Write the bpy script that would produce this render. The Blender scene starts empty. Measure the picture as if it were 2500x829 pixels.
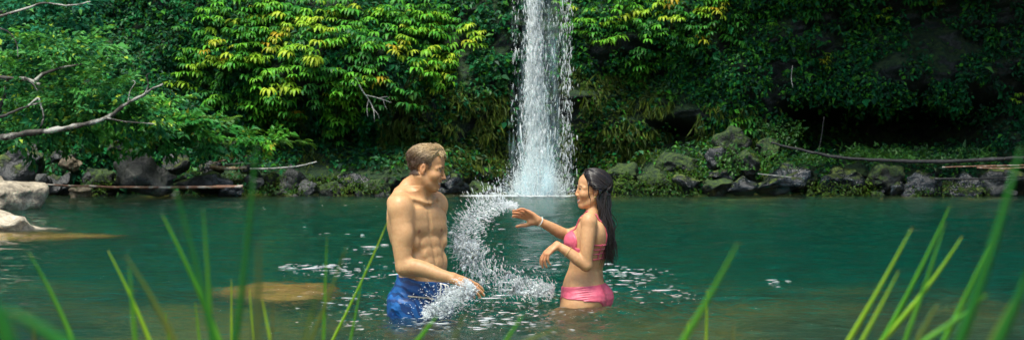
import bpy, math, random
import numpy as np
from mathutils import Vector, Matrix

random.seed(7)
RNG = np.random.default_rng(11)
SC = bpy.context.scene
COL = SC.collection

# ------------------------------------------------------------------ frame
F = 3760.0          # focal length in photo pixels (2500 wide)
H = 0.85            # lens height above the water
HY = 365.0          # photo row of the horizon


def at(px, py, D):
    """point of the place seen at photo pixel (px, py), D metres in front of the lens"""
    return np.array([(px - 1250.0) / F * D, D, H + (HY - py) / F * D])


# ------------------------------------------------------------------ noise
def _hash(ix, iy, iz, seed):
    h = (ix * 374761393 + iy * 668265263 + iz * 2147483647 + seed * 974634777) & 0xFFFFFFFF
    h = ((h ^ (h >> 13)) * 1274126177) & 0xFFFFFFFF
    h = ((h ^ (h >> 16)) * 2246822519) & 0xFFFFFFFF
    return ((h ^ (h >> 15)) & 0xFFFFFF) / float(0xFFFFFF)


def vnoise(P, seed=0):
    P = np.asarray(P, float)
    I = np.floor(P).astype(np.int64)
    f = P - I
    f = f * f * f * (f * (f * 6 - 15) + 10)
    x, y, z = I[..., 0], I[..., 1], I[..., 2]
    r = 0
    for dx in (0, 1):
        wx = f[..., 0] if dx else 1 - f[..., 0]
        for dy in (0, 1):
            wy = f[..., 1] if dy else 1 - f[..., 1]
            for dz in (0, 1):
                wz = f[..., 2] if dz else 1 - f[..., 2]
                r = r + _hash(x + dx, y + dy, z + dz, seed) * wx * wy * wz
    return r * 2 - 1


def fbm(P, octv=4, seed=0, gain=0.5, lac=2.03):
    P = np.asarray(P, float)
    r = 0
    a = 1.0
    for o in range(octv):
        r = r + a * vnoise(P, seed + o * 17)
        P = P * lac + 3.7
        a *= gain
    return r


def sstep(a, b, x):
    t = np.clip((x - a) / (b - a), 0, 1)
    return t * t * (3 - 2 * t)


# ------------------------------------------------------------------ mesh helpers
def raw_mesh(name, V, Fq, mat=None, cols=None, smooth=True):
    V = np.ascontiguousarray(V, dtype=np.float32)
    me = bpy.data.meshes.new(name)
    if isinstance(Fq, np.ndarray):
        n, k = Fq.shape
        me.vertices.add(len(V))
        me.vertices.foreach_set('co', V.ravel())
        me.loops.add(n * k)
        me.loops.foreach_set('vertex_index', np.ascontiguousarray(Fq, dtype=np.int32).ravel())
        me.polygons.add(n)
        me.polygons.foreach_set('loop_start', np.arange(0, n * k, k, dtype=np.int32))
        me.polygons.foreach_set('loop_total', np.full(n, k, dtype=np.int32))
        me.update(calc_edges=True)
    else:
        me.from_pydata([tuple(v) for v in V.tolist()], [], Fq)
        me.update()
    me.polygons.foreach_set('use_smooth', np.full(len(me.polygons), smooth, dtype=bool))
    if cols is not None:
        c = np.ones((len(V), 4), dtype=np.float32)
        c[:, :3] = cols
        at_ = me.color_attributes.new('tint', 'FLOAT_COLOR', 'POINT')
        at_.data.foreach_set('color', c.ravel())
    if mat:
        me.materials.append(mat)
    return me


def obj(name, me, parent=None, loc=None):
    o = bpy.data.objects.new(name, me)
    COL.objects.link(o)
    if parent is not None:
        o.parent = parent
    if loc is not None:
        o.location = tuple(float(v) for v in loc)
    return o


def tag(o, label=None, cat=None, group=None, kind=None):
    if label:
        o['label'] = label
    if cat:
        o['category'] = cat
    if group:
        o['group'] = group
    if kind:
        o['kind'] = kind
    return o


def thing(name, label, cat, loc=(0, 0, 0), group=None):
    o = obj(name, None, None, loc)
    return tag(o, label, cat, group)


def grid_faces(nu, nv):
    i = np.arange(nu - 1)[:, None] * nv + np.arange(nv - 1)[None, :]
    return np.stack([i, i + nv, i + nv + 1, i + 1], -1).reshape(-1, 4)


def tube(pts, rad, n=8, wob=0.0, seed=0, caps=True):
    """tapered tube along a polyline; returns V, F(list)"""
    P = np.asarray(pts, float)
    m = len(P)
    R = np.broadcast_to(np.asarray(rad, float), (m,))
    T = np.gradient(P, axis=0)
    T /= np.linalg.norm(T, axis=1)[:, None] + 1e-9
    ref = np.array([0.13, 0.37, 0.92])
    if abs(T[0] @ ref) > 0.9:
        ref = np.array([1.0, 0.1, 0.0])
    V = []
    a = np.cross(T[0], ref)
    a /= np.linalg.norm(a)
    ang = np.arange(n) * 2 * math.pi / n
    for i in range(m):
        a = a - T[i] * (a @ T[i])
        a /= np.linalg.norm(a) + 1e-9
        b = np.cross(T[i], a)
        V.append(P[i] + R[i] * (np.cos(ang)[:, None] * a + np.sin(ang)[:, None] * b))
    V = np.concatenate(V)
    if wob:
        V = V + wob * R.mean() * np.stack([vnoise(V / (R.mean() * 2.5), seed + k) for k in range(3)], -1)
    Fs = []
    for i in range(m - 1):
        for j in range(n):
            Fs.append((i * n + j, i * n + (j + 1) % n, (i + 1) * n + (j + 1) % n, (i + 1) * n + j))
    if caps:
        Fs.append(tuple(range(n))[::-1])
        Fs.append(tuple((m - 1) * n + j for j in range(n)))
    return V, Fs


def join(parts):
    Vs, Fs, k = [], [], 0
    for V, Fq in parts:
        Vs.append(V)
        Fs += [tuple(int(i) + k for i in f) for f in Fq]
        k += len(V)
    return np.concatenate(Vs), Fs


def spline(pts, n):
    """Catmull-Rom through pts, n samples"""
    P = np.asarray(pts, float)
    m = len(P)
    if m == 2:
        t = np.linspace(0, 1, n)[:, None]
        return P[0] * (1 - t) + P[1] * t
    Q = np.vstack([2 * P[0] - P[1], P, 2 * P[-1] - P[-2]])
    out = []
    for s in np.linspace(0, m - 1 - 1e-6, n):
        i = int(s)
        t = s - i
        p0, p1, p2, p3 = Q[i], Q[i + 1], Q[i + 2], Q[i + 3]
        out.append(0.5 * (2 * p1 + (p2 - p0) * t + (2 * p0 - 5 * p1 + 4 * p2 - p3) * t * t + (3 * p1 - p0 - 3 * p2 + p3) * t ** 3))
    return np.array(out)


def unit(v):
    v = np.asarray(v, float)
    return v / (np.linalg.norm(v, axis=-1, keepdims=True) + 1e-12)


# ------------------------------------------------------------------ material helpers
class NT:
    def __init__(self, name):
        self.m = bpy.data.materials.new(name)
        self.m.use_nodes = True
        self.t = self.m.node_tree
        self.t.nodes.clear()
        self.out = self.t.nodes.new('ShaderNodeOutputMaterial')

    def n(self, typ, props=None, **ins):
        nd = self.t.nodes.new(typ)
        for k, v in (props or {}).items():
            setattr(nd, k, v)
        for k, v in ins.items():
            self.set(nd, k, v)
        return nd

    def set(self, nd, k, v):
        key = int(k[1:]) if k[0] == 'i' and k[1:].isdigit() else k.replace('_', ' ')
        s = nd.inputs[key]
        if isinstance(v, bpy.types.NodeSocket):
            self.t.links.new(v, s)
        elif isinstance(v, bpy.types.Node):
            self.t.links.new(v.outputs[0], s)
        else:
            if isinstance(v, (tuple, list)) and len(v) == 3 and s.type == 'RGBA':
                v = (*v, 1)
            s.default_value = v

    def ramp(self, fac, stops, interp='LINEAR'):
        r = self.n('ShaderNodeValToRGB', Fac=fac)
        r.color_ramp.interpolation = interp
        el = r.color_ramp.elements
        el[0].position, el[0].color = stops[0][0], (*stops[0][1], 1)
        el[1].position, el[1].color = stops[-1][0], (*stops[-1][1], 1)
        for p, c in stops[1:-1]:
            e = el.new(p)
            e.color = (*c, 1)
        return r

    def noise(self, scale, detail=4, rough=0.55, vec=None, dist=0.0):
        nd = self.n('ShaderNodeTexNoise', Scale=scale, Detail=detail, Roughness=rough, Distortion=dist)
        if vec is not None:
            self.set(nd, 'Vector', vec)
        return nd

    def coords(self, scale=(1, 1, 1), which='Object'):
        tc = self.n('ShaderNodeTexCoord')
        mp = self.n('ShaderNodeMapping')
        mp.inputs['Scale'].default_value = scale
        self.t.links.new(tc.outputs[which], mp.inputs['Vector'])
        return mp

    def mixc(self, fac, a, b, mode='MIX'):
        nd = self.t.nodes.new('ShaderNodeMix')
        nd.data_type = 'RGBA'
        nd.blend_type = mode
        for s, v in ((nd.inputs[0], fac), (nd.inputs[6], a), (nd.inputs[7], b)):
            if isinstance(v, bpy.types.Node):
                v = v.outputs[0]
            if isinstance(v, bpy.types.NodeSocket):
                self.t.links.new(v, s)
            else:
                s.default_value = (*v, 1) if isinstance(v, (tuple, list)) else v
        return nd.outputs[2]

    def math(self, op, a, b=0.0, clamp=False):
        nd = self.n('ShaderNodeMath', {'operation': op, 'use_clamp': clamp})
        self.set(nd, 'i0', a)
        self.set(nd, 'i1', b)
        return nd.outputs[0]

    def bump(self, height, strength=0.5, dist=0.02):
        return self.n('ShaderNodeBump', Height=height, Strength=strength, Distance=dist)

    def done(self, shader, volume=None):
        self.t.links.new(shader.outputs[0], self.out.inputs['Surface'])
        if volume:
            self.t.links.new(volume.outputs[0], self.out.inputs['Volume'])
        return self.m


def leaf_material(name, rough=0.45, transl=0.3, spec=0.22):
    t = NT(name)
    a = t.n('ShaderNodeAttribute', {'attribute_name': 'tint'})
    nz = t.noise(9.0, 3, vec=t.coords())
    c = t.mixc(0.35, a.outputs['Color'], t.ramp(nz.outputs[0], [(0.3, (0.5, 0.5, 0.5)), (0.7, (1.0, 1.0, 1.0))]).outputs[0], 'MULTIPLY')
    p = t.n('ShaderNodeBsdfPrincipled', Base_Color=c, Roughness=rough)
    p.inputs['Specular IOR Level'].default_value = spec
    tr = t.n('ShaderNodeBsdfTranslucent', Color=t.mixc(0.5, c, (0.12, 0.22, 0.01)))
    mx = t.n('ShaderNodeMixShader', Fac=transl)
    t.t.links.new(p.outputs[0], mx.inputs[1])
    t.t.links.new(tr.outputs[0], mx.inputs[2])
    return t.done(mx)


def rock_material(name, dark, mid, light, moss=0.5, mosscol=((0.02, 0.05, 0.008), (0.10, 0.14, 0.015)), rough=0.55, scale=1.0):
    t = NT(name)
    co = t.coords()
    oi = t.n('ShaderNodeObjectInfo')
    add = t.n('ShaderNodeVectorMath', {'operation': 'ADD'})
    t.t.links.new(co.outputs[0], add.inputs[0])
    t.t.links.new(oi.outputs['Random'], add.inputs[1])
    v = add.outputs[0]
    n1 = t.noise(2.3 * scale, 8, 0.62, v, 0.3)
    n2 = t.noise(17 * scale, 6, 0.6, v)
    vr = t.n('ShaderNodeTexVoronoi', {'feature': 'DISTANCE_TO_EDGE'}, Scale=3.1 * scale)
    t.set(vr, 'Vector', t.n('ShaderNodeVectorMath', {'operation': 'ADD'}, i0=v, i1=n1.outputs[1]).outputs[0])
    base = t.ramp(n1.outputs[0], [(0.34, dark), (0.5, mid), (0.66, light)])
    sp = t.ramp(n2.outputs[0], [(0.35, (0.45, 0.45, 0.45)), (0.55, (0.9, 0.9, 0.9)), (0.72, (1.25, 1.25, 1.2))])
    c = t.mixc(0.8, base.outputs[0], sp.outputs[0], 'MULTIPLY')
    crack = t.ramp(vr.outputs[0], [(0.0, (0.35, 0.35, 0.35)), (0.035, (1, 1, 1))])
    c = t.mixc(0.5, c, crack.outputs[0], 'MULTIPLY')
    g = t.n('ShaderNodeNewGeometry')
    sx = t.n('ShaderNodeSeparateXYZ', Vector=g.outputs['Normal'])
    n3 = t.noise(3.7 * scale, 6, 0.65, v, 0.5)
    mk = t.math('ADD', t.math('MULTIPLY', sx.outputs[2], 0.30), n3.outputs[0])
    lo = 0.95 - 0.55 * moss
    mm = t.ramp(mk, [(lo, (0, 0, 0)), (lo + 0.12, (1, 1, 1))])
    n4 = t.noise(13 * scale, 6, 0.75, v)
    mc = t.ramp(n4.outputs[0], [(0.42, mosscol[0]), (0.60, mosscol[1])])
    c = t.mixc(mm.outputs[0], c, mc.outputs[0])
    hgt = t.math('ADD', t.math('MULTIPLY', n1.outputs[0], 1.0), t.math('MULTIPLY', n2.outputs[0], 0.35))
    hgt = t.math('ADD', hgt, t.math('MULTIPLY', mm.outputs[0], 0.25))
    hgt = t.math('ADD', hgt, t.math('MULTIPLY', n4.outputs[0], t.math('MULTIPLY', mm.outputs[0], 0.5)))
    b = t.bump(hgt, 0.9, 0.09 / scale)
    rr = t.math('ADD', t.math('MULTIPLY', mm.outputs[0], 0.4), rough)
    p = t.n('ShaderNodeBsdfPrincipled', Base_Color=c, Roughness=rr, Normal=b.outputs[0])
    return t.done(p)


def bark_material(name, dark, light, lichen=(0.35, 0.38, 0.33), lich=0.5):
    t = NT(name)
    co = t.coords()
    n1 = t.noise(6, 6, 0.6, co)
    n2 = t.noise(22, 5, 0.6, co)
    c = t.ramp(n1.outputs[0], [(0.35, dark), (0.65, light)]).outputs[0]
    mk = t.ramp(t.noise(3.1, 5, 0.6, co).outputs[0], [(0.6 - 0.2 * lich, (0, 0, 0)), (0.68 - 0.2 * lich, (1, 1, 1))])
    c = t.mixc(t.math('MULTIPLY', mk.outputs[0], 0.85), c, lichen)
    c = t.mixc(0.5, c, t.ramp(n2.outputs[0], [(0.3, (0.4, 0.4, 0.4)), (0.6, (1, 1, 1))]).outputs[0], 'MULTIPLY')
    b = t.bump(n2.outputs[0], 0.8, 0.02)
    p = t.n('ShaderNodeBsdfPrincipled', Base_Color=c, Roughness=0.7, Normal=b.outputs[0])
    return t.done(p)
# ================================================================== camera, light, render
cam_d = bpy.data.cameras.new('camera')
cam = bpy.data.objects.new('camera', cam_d)
COL.objects.link(cam)
cam.location = (0, 0, H)
cam.rotation_euler = (math.pi / 2, 0, 0)
cam_d.sensor_fit = 'HORIZONTAL'
cam_d.sensor_width = 36.0
cam_d.lens = 36.0 * F / 2500.0
cam_d.shift_y = (HY - 829 / 2.0) / 2500.0
cam_d.clip_start = 0.05
cam_d.clip_end = 600
cam_d.dof.use_dof = True
cam_d.dof.focus_distance = 8.2
cam_d.dof.aperture_fstop = 8.5
SC.camera = cam

SUN_EL, SUN_AZ = math.radians(66), math.radians(208)   # azimuth clockwise from +Y: the sun stands behind the camera, to its left
w = bpy.data.worlds.new('World')
SC.world = w
w.use_nodes = True
wt = w.node_tree
wt.nodes.clear()
sky = wt.nodes.new('ShaderNodeTexSky')
sky.sky_type = 'NISHITA'
sky.sun_disc = False
sky.sun_elevation = SUN_EL
sky.sun_rotation = SUN_AZ
sky.dust_density = 2.5
sky.ozone_density = 1.0
bg = wt.nodes.new('ShaderNodeBackground')
bg.inputs['Strength'].default_value = 0.112
wo = wt.nodes.new('ShaderNodeOutputWorld')
hs = wt.nodes.new('ShaderNodeHueSaturation')
hs.inputs['Saturation'].default_value = 0.95
wt.links.new(sky.outputs[0], hs.inputs['Color'])
wt.links.new(hs.outputs[0], bg.inputs[0])
wt.links.new(bg.outputs[0], wo.inputs[0])

sl = bpy.data.lights.new('sun', 'SUN')
sl.energy = 2.5
sl.angle = math.radians(26)
sl.color = (1.0, 0.97, 0.86)
so = bpy.data.objects.new('sun', sl)
COL.objects.link(so)
sd = Vector((math.sin(SUN_AZ) * math.cos(SUN_EL), math.cos(SUN_AZ) * math.cos(SUN_EL), math.sin(SUN_EL)))
so.rotation_euler = sd.to_track_quat('Z', 'Y').to_euler()
so.location = (-10, -12, 25)

SC.view_settings.view_transform = 'Standard'
SC.view_settings.look = 'None'
SC.view_settings.gamma = 1.0
SC.view_settings.exposure = 1.18
cy = SC.cycles
cy.use_denoising = True
try:
    cy.denoiser = 'OPENIMAGEDENOISE'
    cy.denoising_input_passes = 'RGB_ALBEDO_NORMAL'
except Exception:
    pass
cy.max_bounces = 9
cy.diffuse_bounces = 3
cy.glossy_bounces = 3
cy.transmission_bounces = 6
cy.transparent_max_bounces = 24
cy.volume_bounces = 2
cy.caustics_reflective = False
cy.caustics_refractive = True
cy.blur_glossy = 0.6
cy.sample_clamp_indirect = 6.0
cy.use_adaptive_sampling = False

# ================================================================== ground (bank, pool bed, far shore): one sheet
SHORE = 29.0


def ground_z(x, y):
    n = fbm(np.stack([x * 0.45, y * 0.45, 0 * x], -1), 4, 3)
    bank = 0.34 - 0.34 * sstep(2.5, 5.2, y)
    z = bank - 0.84 * sstep(5.0, 7.7, y) - 2.3 * sstep(9.5, 16.0, y)
    z = z + 2.75 * sstep(SHORE - 5.0, SHORE + 0.3, y) + 0.5 * sstep(SHORE + 1, SHORE + 3.5, y)
    # the bed comes up under the pale boulders on the left, and at the sides of the pool
    z = z + 2.0 * np.exp(-((x + 7.2) / 2.6) ** 2 - ((y - 19) / 5.5) ** 2)
    z = z + 0.10 * n * sstep(3, 8, y)
    z = z + 3.0 * sstep(12, 17, np.abs(x)) * sstep(3, 9, y)
    return z


gx = np.concatenate([[-260, -120, -60, -35, -24], np.linspace(-18, 18, 200), [24, 35, 60, 120, 260]])
gy = np.concatenate([[-260, -100, -40, -15, -6], np.linspace(-2, 34, 200), [40, 60, 100, 260]])
GX, GY = np.meshgrid(gx, gy, indexing='ij')
GZ = ground_z(GX, GY)
t = NT('pool_bed_and_bank')
co = t.coords()
n1 = t.noise(0.95, 6, 0.6, co, 0.5)
n2 = t.noise(4.5, 6, 0.65, co)
vo = t.n('ShaderNodeTexVoronoi', {'feature': 'F1'}, Scale=4.2)
t.set(vo, 'Vector', t.coords((1, 1, 0.3)))
c = t.ramp(n1.outputs[0], [(0.42, (0.008, 0.018, 0.008)), (0.50, (0.10, 0.085, 0.016)), (0.59, (0.42, 0.30, 0.040))]).outputs[0]
c = t.mixc(0.7, c, t.ramp(n2.outputs[0], [(0.3, (0.3, 0.3, 0.3)), (0.7, (1.2, 1.2, 1.1))]).outputs[0], 'MULTIPLY')
c = t.mixc(0.5, c, t.ramp(vo.outputs[0], [(0.1, (1, 1, 1)), (0.6, (0.25, 0.25, 0.25))]).outputs[0], 'MULTIPLY')
p = t.n('ShaderNodeBsdfPrincipled', Base_Color=c, Roughness=0.8, Normal=t.bump(vo.outputs[0], 0.6, 0.1).outputs[0])
ground = tag(obj('ground', raw_mesh('ground', np.stack([GX, GY, GZ], -1).reshape(-1, 3), grid_faces(len(gx), len(gy)), t.done(p))), kind='structure')

# ================================================================== water
MAN = np.array([(1028 - 1250) / 470.0, 8.0])
WOM = np.array([(1425 - 1250) / 450.0, 8.36])


def wave(x, y):
    P = np.stack([x, y, 0 * x], -1)
    h = 0.006 * fbm(P * np.array([0.9, 1.8, 1]), 3, 40)
    h = h + 0.0095 * fbm(P * np.array([2.4, 5.5, 1]) + 5, 3, 50)
    # chop round the two bathers
    r = np.sqrt(((x + 0.05) / 1.55) ** 2 + ((y - 8.9) / 1.75) ** 2)
    ch = np.exp(-r ** 2.2)
    h = h + ch * 0.017 * fbm(P * np.array([7.5, 8.0, 1]) + 9, 3, 60, 0.65)
    r2 = np.sqrt((x / 2.6) ** 2 + ((y - 9.8) / 3.2) ** 2)
    h = h + np.exp(-r2 ** 2) * 0.006 * fbm(P * np.array([3.6, 6.0, 1]) + 2, 3, 66, 0.6)
    for c0, a, k in ((MAN, 0.013, 34), (WOM, 0.013, 38)):
        d = np.hypot(x - c0[0], y - c0[1])
        h = h + a * np.sin(k * d + 1.5 * vnoise(P * 2.1, 71)) * np.exp(-d / 0.7) * sstep(0.05, 0.25, d)
    # where the fall strikes
    d = np.hypot((x - 0.35) / 1.6, y - SHORE + 0.1)
    h = h + 0.05 * np.exp(-(d / 1.5) ** 2) * fbm(P * 4.5, 3, 80)
    return h


NR, NCOL = 520, 620
pyr = np.concatenate([[1175, 1080, 1000], np.linspace(935, 471.5, NR - 3)])
Dr = np.concatenate([F * H / (pyr - HY), [31.5]])
u = np.concatenate([[-0.80, -0.62, -0.48], np.linspace(-0.385, 0.385, NCOL - 6), [0.48, 0.62, 0.80]])
DD, UU = np.meshgrid(Dr, u, indexing='ij')
WX, WY = UU * DD, DD
WZ = wave(WX, WY)
nr, nc = WX.shape
V = np.stack([WX, WY, WZ], -1).reshape(-1, 3)
top = grid_faces(nr, nc)
ring = [i * nc for i in range(nr)] + [(nr - 1) * nc + j for j in range(1, nc)] + [i * nc + nc - 1 for i in range(nr - 2, -1, -1)] + [j for j in range(nc - 2, 0, -1)]
low = V[ring].copy()
low[:, 2] = -6.0
b0 = len(V)
V = np.concatenate([V, low])
m = len(ring)
faces = [tuple(f)[::-1] for f in top.tolist()]
faces += [(ring[i], b0 + i, b0 + (i + 1) % m, ring[(i + 1) % m]) for i in range(m)]
faces.append(tuple(b0 + i for i in range(m)))
me = raw_mesh('water', V, faces)
t = NT('pool_water')
co = t.coords((1.0, 1.7, 1.0))
na = t.noise(7.0, 5, 0.6, co, 0.3)
bp = t.bump(na.outputs[0], 0.65, 0.07)
p = t.n('ShaderNodeBsdfPrincipled', Base_Color=(1, 1, 1), Roughness=0.06, IOR=1.25, Normal=bp.outputs[0])
p.inputs['Transmission Weight'].default_value = 1.0
vol = t.n('ShaderNodeVolumePrincipled', Color=(0.0006, 0.120, 0.098), Density=0.9, Anisotropy=0.2)
vol.inputs['Absorption Color'].default_value = (0.30, 0.50, 0.40, 1)
me.materials.append(t.done(p, vol))
water = tag(obj('water', me), kind='structure')

# ================================================================== cliff
DC = 29.6


def px2x(px):
    return (px - 1250.0) / F * DC


def py2z(py):
    return H + (HY - py) / F * DC


# photo-measured ledges (+, towards the pool) and hollows (-): cx, cy, half width, half height, metres
FEAT = [
    (780, 150, 330, 105, 1.25), (860, 345, 250, 48, -0.75), (560, 330, 130, 60, -0.2), (430, 170, 70, 90, -0.8), (250, 300, 220, 120, 0.7),
    (1090, 300, 110, 70, 0.45), (1190, 200, 60, 200, 0.1), (1315, 200, 75, 420, -0.75),
    (1430, 232, 70, 16, 0.45), (1455, 290, 60, 40, 0.35), (1560, 300, 90, 60, 0.55), (1500, 80, 110, 90, 0.25), (1650, 60, 120, 90, 0.6),
    (1690, 330, 85, 32, -1.3), (1650, 180, 110, 60, -0.35), (1860, 180, 110, 110, 0.5), (1930, 300, 60, 60, 0.5),
    (700, 440, 430, 38, 0.7), (170, 420, 260, 80, 0.7), (1010, 420, 150, 40, 0.4),
    (1620, 430, 150, 42, 0.55), (1830, 380, 90, 60, 0.55), (2150, 435, 420, 46, 0.9), (2250, 392, 260, 20, 0.5), (2300, 170, 260, 60, 0.7),
]


def cliff_y(x, z):
    px = 1250 + x / DC * F
    py = HY - (z - H) / DC * F
    p = 0 * x
    for cx, cy, sx, sy, a in FEAT:
        p = p + a * np.exp(-((px - cx) / sx) ** 2 - ((py - cy) / sy) ** 2)
    # cave on the right
    cv = np.exp(-(np.abs((px - 2225) / 255) ** 4) - np.abs((py - 316) / 66) ** 4)
    p = p - 4.0 * cv
    # left: leans back to catch light; right: unseen overhang added to shade the wall
    zz = np.clip(z - 0.2, 0, 20)
    lean = -0.20 * zz * sstep(1.0, -2.0, x) - 0.02 * zz
    over = sstep(2.2, 6.0, x) * (3.4 * sstep(3.2, 6.2, z) + 0.14 * zz) + 0.5 * sstep(0.5, 2.2, x) * sstep(3.6, 6, z)
    p = p + lean + over
    P = np.stack([x, 0.4 * x + 0 * z, z], -1)
    p = p + 0.42 * fbm(P * 0.55, 3, 5) + 0.20 * fbm(P * np.array([1.6, 1, 2.0]), 3, 6) + 0.07 * fbm(P * np.array([5, 1, 6.5]), 3, 7)
    y = 31.0 - p
    # unseen side walls curved forward to block low light from the sides
    y = y - 0.16 * np.clip(np.abs(x) - 11.5, 0, 20) ** 2
    return y


cx_ = np.concatenate([np.linspace(-19, -11.2, 30), np.linspace(-11, 11, 420), np.linspace(11.2, 19, 30)])
cz_ = np.concatenate([np.linspace(-2.0, 4.6, 260), np.linspace(4.7, 12.5, 60)])
CX, CZ = np.meshgrid(cx_, cz_, indexing='ij')
CY = cliff_y(CX, CZ)
# unseen wall added above the rim so the pool reflects less sky
Vc = np.stack([CX, CY, CZ], -1)
rim = Vc[:, -1:, :].copy()
ext = np.concatenate([rim + np.array([0, 1.5, 5]), rim + np.array([0, 5, 13]), rim + np.array([0, 45, 17])], 1)
Vc = np.concatenate([Vc, ext], 1)
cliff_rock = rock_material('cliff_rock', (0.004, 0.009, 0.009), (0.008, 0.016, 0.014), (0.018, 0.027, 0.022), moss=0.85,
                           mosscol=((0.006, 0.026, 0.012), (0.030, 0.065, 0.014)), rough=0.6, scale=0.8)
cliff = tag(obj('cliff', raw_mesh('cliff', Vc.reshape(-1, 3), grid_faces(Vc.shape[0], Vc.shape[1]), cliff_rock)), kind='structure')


def on_cliff(px, py):
    """points on the cliff seen at photo pixels, with outward normals"""
    px = np.asarray(px, float)
    py = np.asarray(py, float)
    D = np.full(px.shape, 30.0)
    for _ in range(12):
        x = (px - 1250) / F * D
        z = H + (HY - py) / F * D
        D = 0.5 * D + 0.5 * cliff_y(x, z)
    x = (px - 1250) / F * D
    z = H + (HY - py) / F * D
    e = 0.06
    dx = (cliff_y(x + e, z) - cliff_y(x - e, z)) / (2 * e)
    dz = (cliff_y(x, z + e) - cliff_y(x, z - e)) / (2 * e)
    N = unit(np.stack([dx, -np.ones_like(dx), dz], -1))
    return np.stack([x, cliff_y(x, z), z], -1), N


def on_cliff_xz(x, z):
    e = 0.06
    dx = (cliff_y(x + e, z) - cliff_y(x - e, z)) / (2 * e)
    dz = (cliff_y(x, z + e) - cliff_y(x, z - e)) / (2 * e)
    return np.stack([x, cliff_y(x, z), z], -1), unit(np.stack([dx, -np.ones_like(dx), dz], -1))


# ================================================================== leaf builders
def leaves(P, A, N, L, W, col, fold=0.25):
    """many small leaves: base P, long axis A, face normal N"""
    A = unit(A)
    S = unit(np.cross(A, N))
    N = np.cross(S, A)
    n = len(P)
    L = L[:, None]
    W = W[:, None]
    b = P
    l = P + A * L * 0.45 - S * W * 0.5 + N * W * fold
    r = P + A * L * 0.45 + S * W * 0.5 + N * W * fold
    tp = P + A * L - N * L * 0.16
    V = np.stack([b, r, tp, l], 1).reshape(-1, 3)
    i = np.arange(n)[:, None] * 4
    Fq = np.concatenate([i + np.array([[0, 1, 2]]), i + np.array([[0, 2, 3]])], 0)
    C = np.repeat(col, 4, 0)
    return V, Fq, C


def strip(base, d, up, L, W, droop, col, tipcol=None, nseg=5, fold=0.22, prof=None):
    """one long leaf bending under its own weight; returns V, quads, colours"""
    d = unit(d)
    up = unit(up)
    s = unit(np.cross(d, up))
    pts = [np.array(base, float)]
    dirs = []
    cur = d.copy()
    for i in range(nseg):
        dirs.append(cur.copy())
        pts.append(pts[-1] + cur * L / nseg)
        cur = unit(cur + np.array([0, 0, -droop / nseg]))
    dirs.append(cur)
    V, C = [], []
    for i, q in enumerate(pts):
        f = i / nseg
        wv = (math.sin(math.pi * min(0.97, 0.12 + 0.88 * f ** 0.8)) ** 0.8 if prof is None else prof(f)) * W * 0.5
        nn = unit(np.cross(s, dirs[i]))
        V += [q - s * wv + nn * wv * fold, q, q + s * wv + nn * wv * fold]
        cc = np.array(col) if tipcol is None else np.array(col) * (1 - f) + np.array(tipcol) * f
        C += [cc, cc * 1.12, cc]
    Fq = []
    for i in range(nseg):
        a = i * 3
        Fq += [(a, a + 1, a + 4, a + 3), (a + 1, a + 2, a + 5, a + 4)]
    return np.array(V), np.array(Fq), np.array(C)


def cat(parts):
    Vs, Fs, Cs, k = [], [], [], 0
    for V, Fq, C in parts:
        Vs.append(V)
        Fs.append(Fq + k)
        Cs.append(C)
        k += len(V)
    return np.concatenate(Vs), np.concatenate(Fs), np.concatenate(Cs)


leaf_m = leaf_material('green_leaf')
ivy_m = leaf_material('small_cliff_leaf', rough=0.5, transl=0.22)

DARK = np.array((0.006, 0.060, 0.028))
MID = np.array((0.016, 0.20, 0.050))
BRI = np.array((0.06, 0.26, 0.022))
YEL = np.array((0.30, 0.32, 0.025))
OLI = np.array((0.060, 0.105, 0.014))


# ---- small leaves that cover the cliff
def ivy_density(px, py):
    n = 0.5 + 0.5 * fbm(np.stack([px / 70, py / 55, 0 * px], -1), 4, 21)
    d = sstep(0.15 - 0.3 * sstep(700, 500, px), 0.6 - 0.2 * sstep(700, 500, px), n)
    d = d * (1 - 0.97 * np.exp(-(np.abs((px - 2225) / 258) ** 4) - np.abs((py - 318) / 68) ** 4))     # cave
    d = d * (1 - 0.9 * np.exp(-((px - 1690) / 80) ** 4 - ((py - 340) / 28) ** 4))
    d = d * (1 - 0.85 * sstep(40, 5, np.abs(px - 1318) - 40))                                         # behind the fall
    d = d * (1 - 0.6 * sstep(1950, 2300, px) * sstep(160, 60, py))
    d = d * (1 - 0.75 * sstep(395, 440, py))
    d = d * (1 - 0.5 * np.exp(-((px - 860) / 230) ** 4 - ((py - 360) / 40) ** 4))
    return d


def ivy_batch(n, x0, x1, y0, y1, seed, size, mixer):
    r = np.random.default_rng(seed)
    px = r.uniform(x0, x1, n)
    py = r.uniform(y0, y1, n)
    k = r.uniform(0, 1, n) < ivy_density(px, py)
    px, py = px[k], py[k]
    P, N = on_cliff(px, py)
    m = len(P)
    cl = 0.5 + 0.5 * fbm(np.stack([px / 22, py / 18, 0 * px], -1), 3, seed + 5)
    P = P + N * (r.uniform(0.0, 0.22, m) * (0.4 + cl))[:, None]
    A = unit(r.normal(0, 1, (m, 3)) * np.array([1, 0.5, 0.6]) + N * 0.35 + np.array([0, 0, -0.55]))
    NN = unit(N * 0.7 + np.array([0, -0.1, 0.75]) + r.normal(0, 0.45, (m, 3)))
    L = size * r.lognormal(0, 0.3, m)
    W = L * r.uniform(0.5, 0.8, m)
    C = mixer(r, px, py, cl, m)
    return leaves(P, A, NN, L, W, C)


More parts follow.
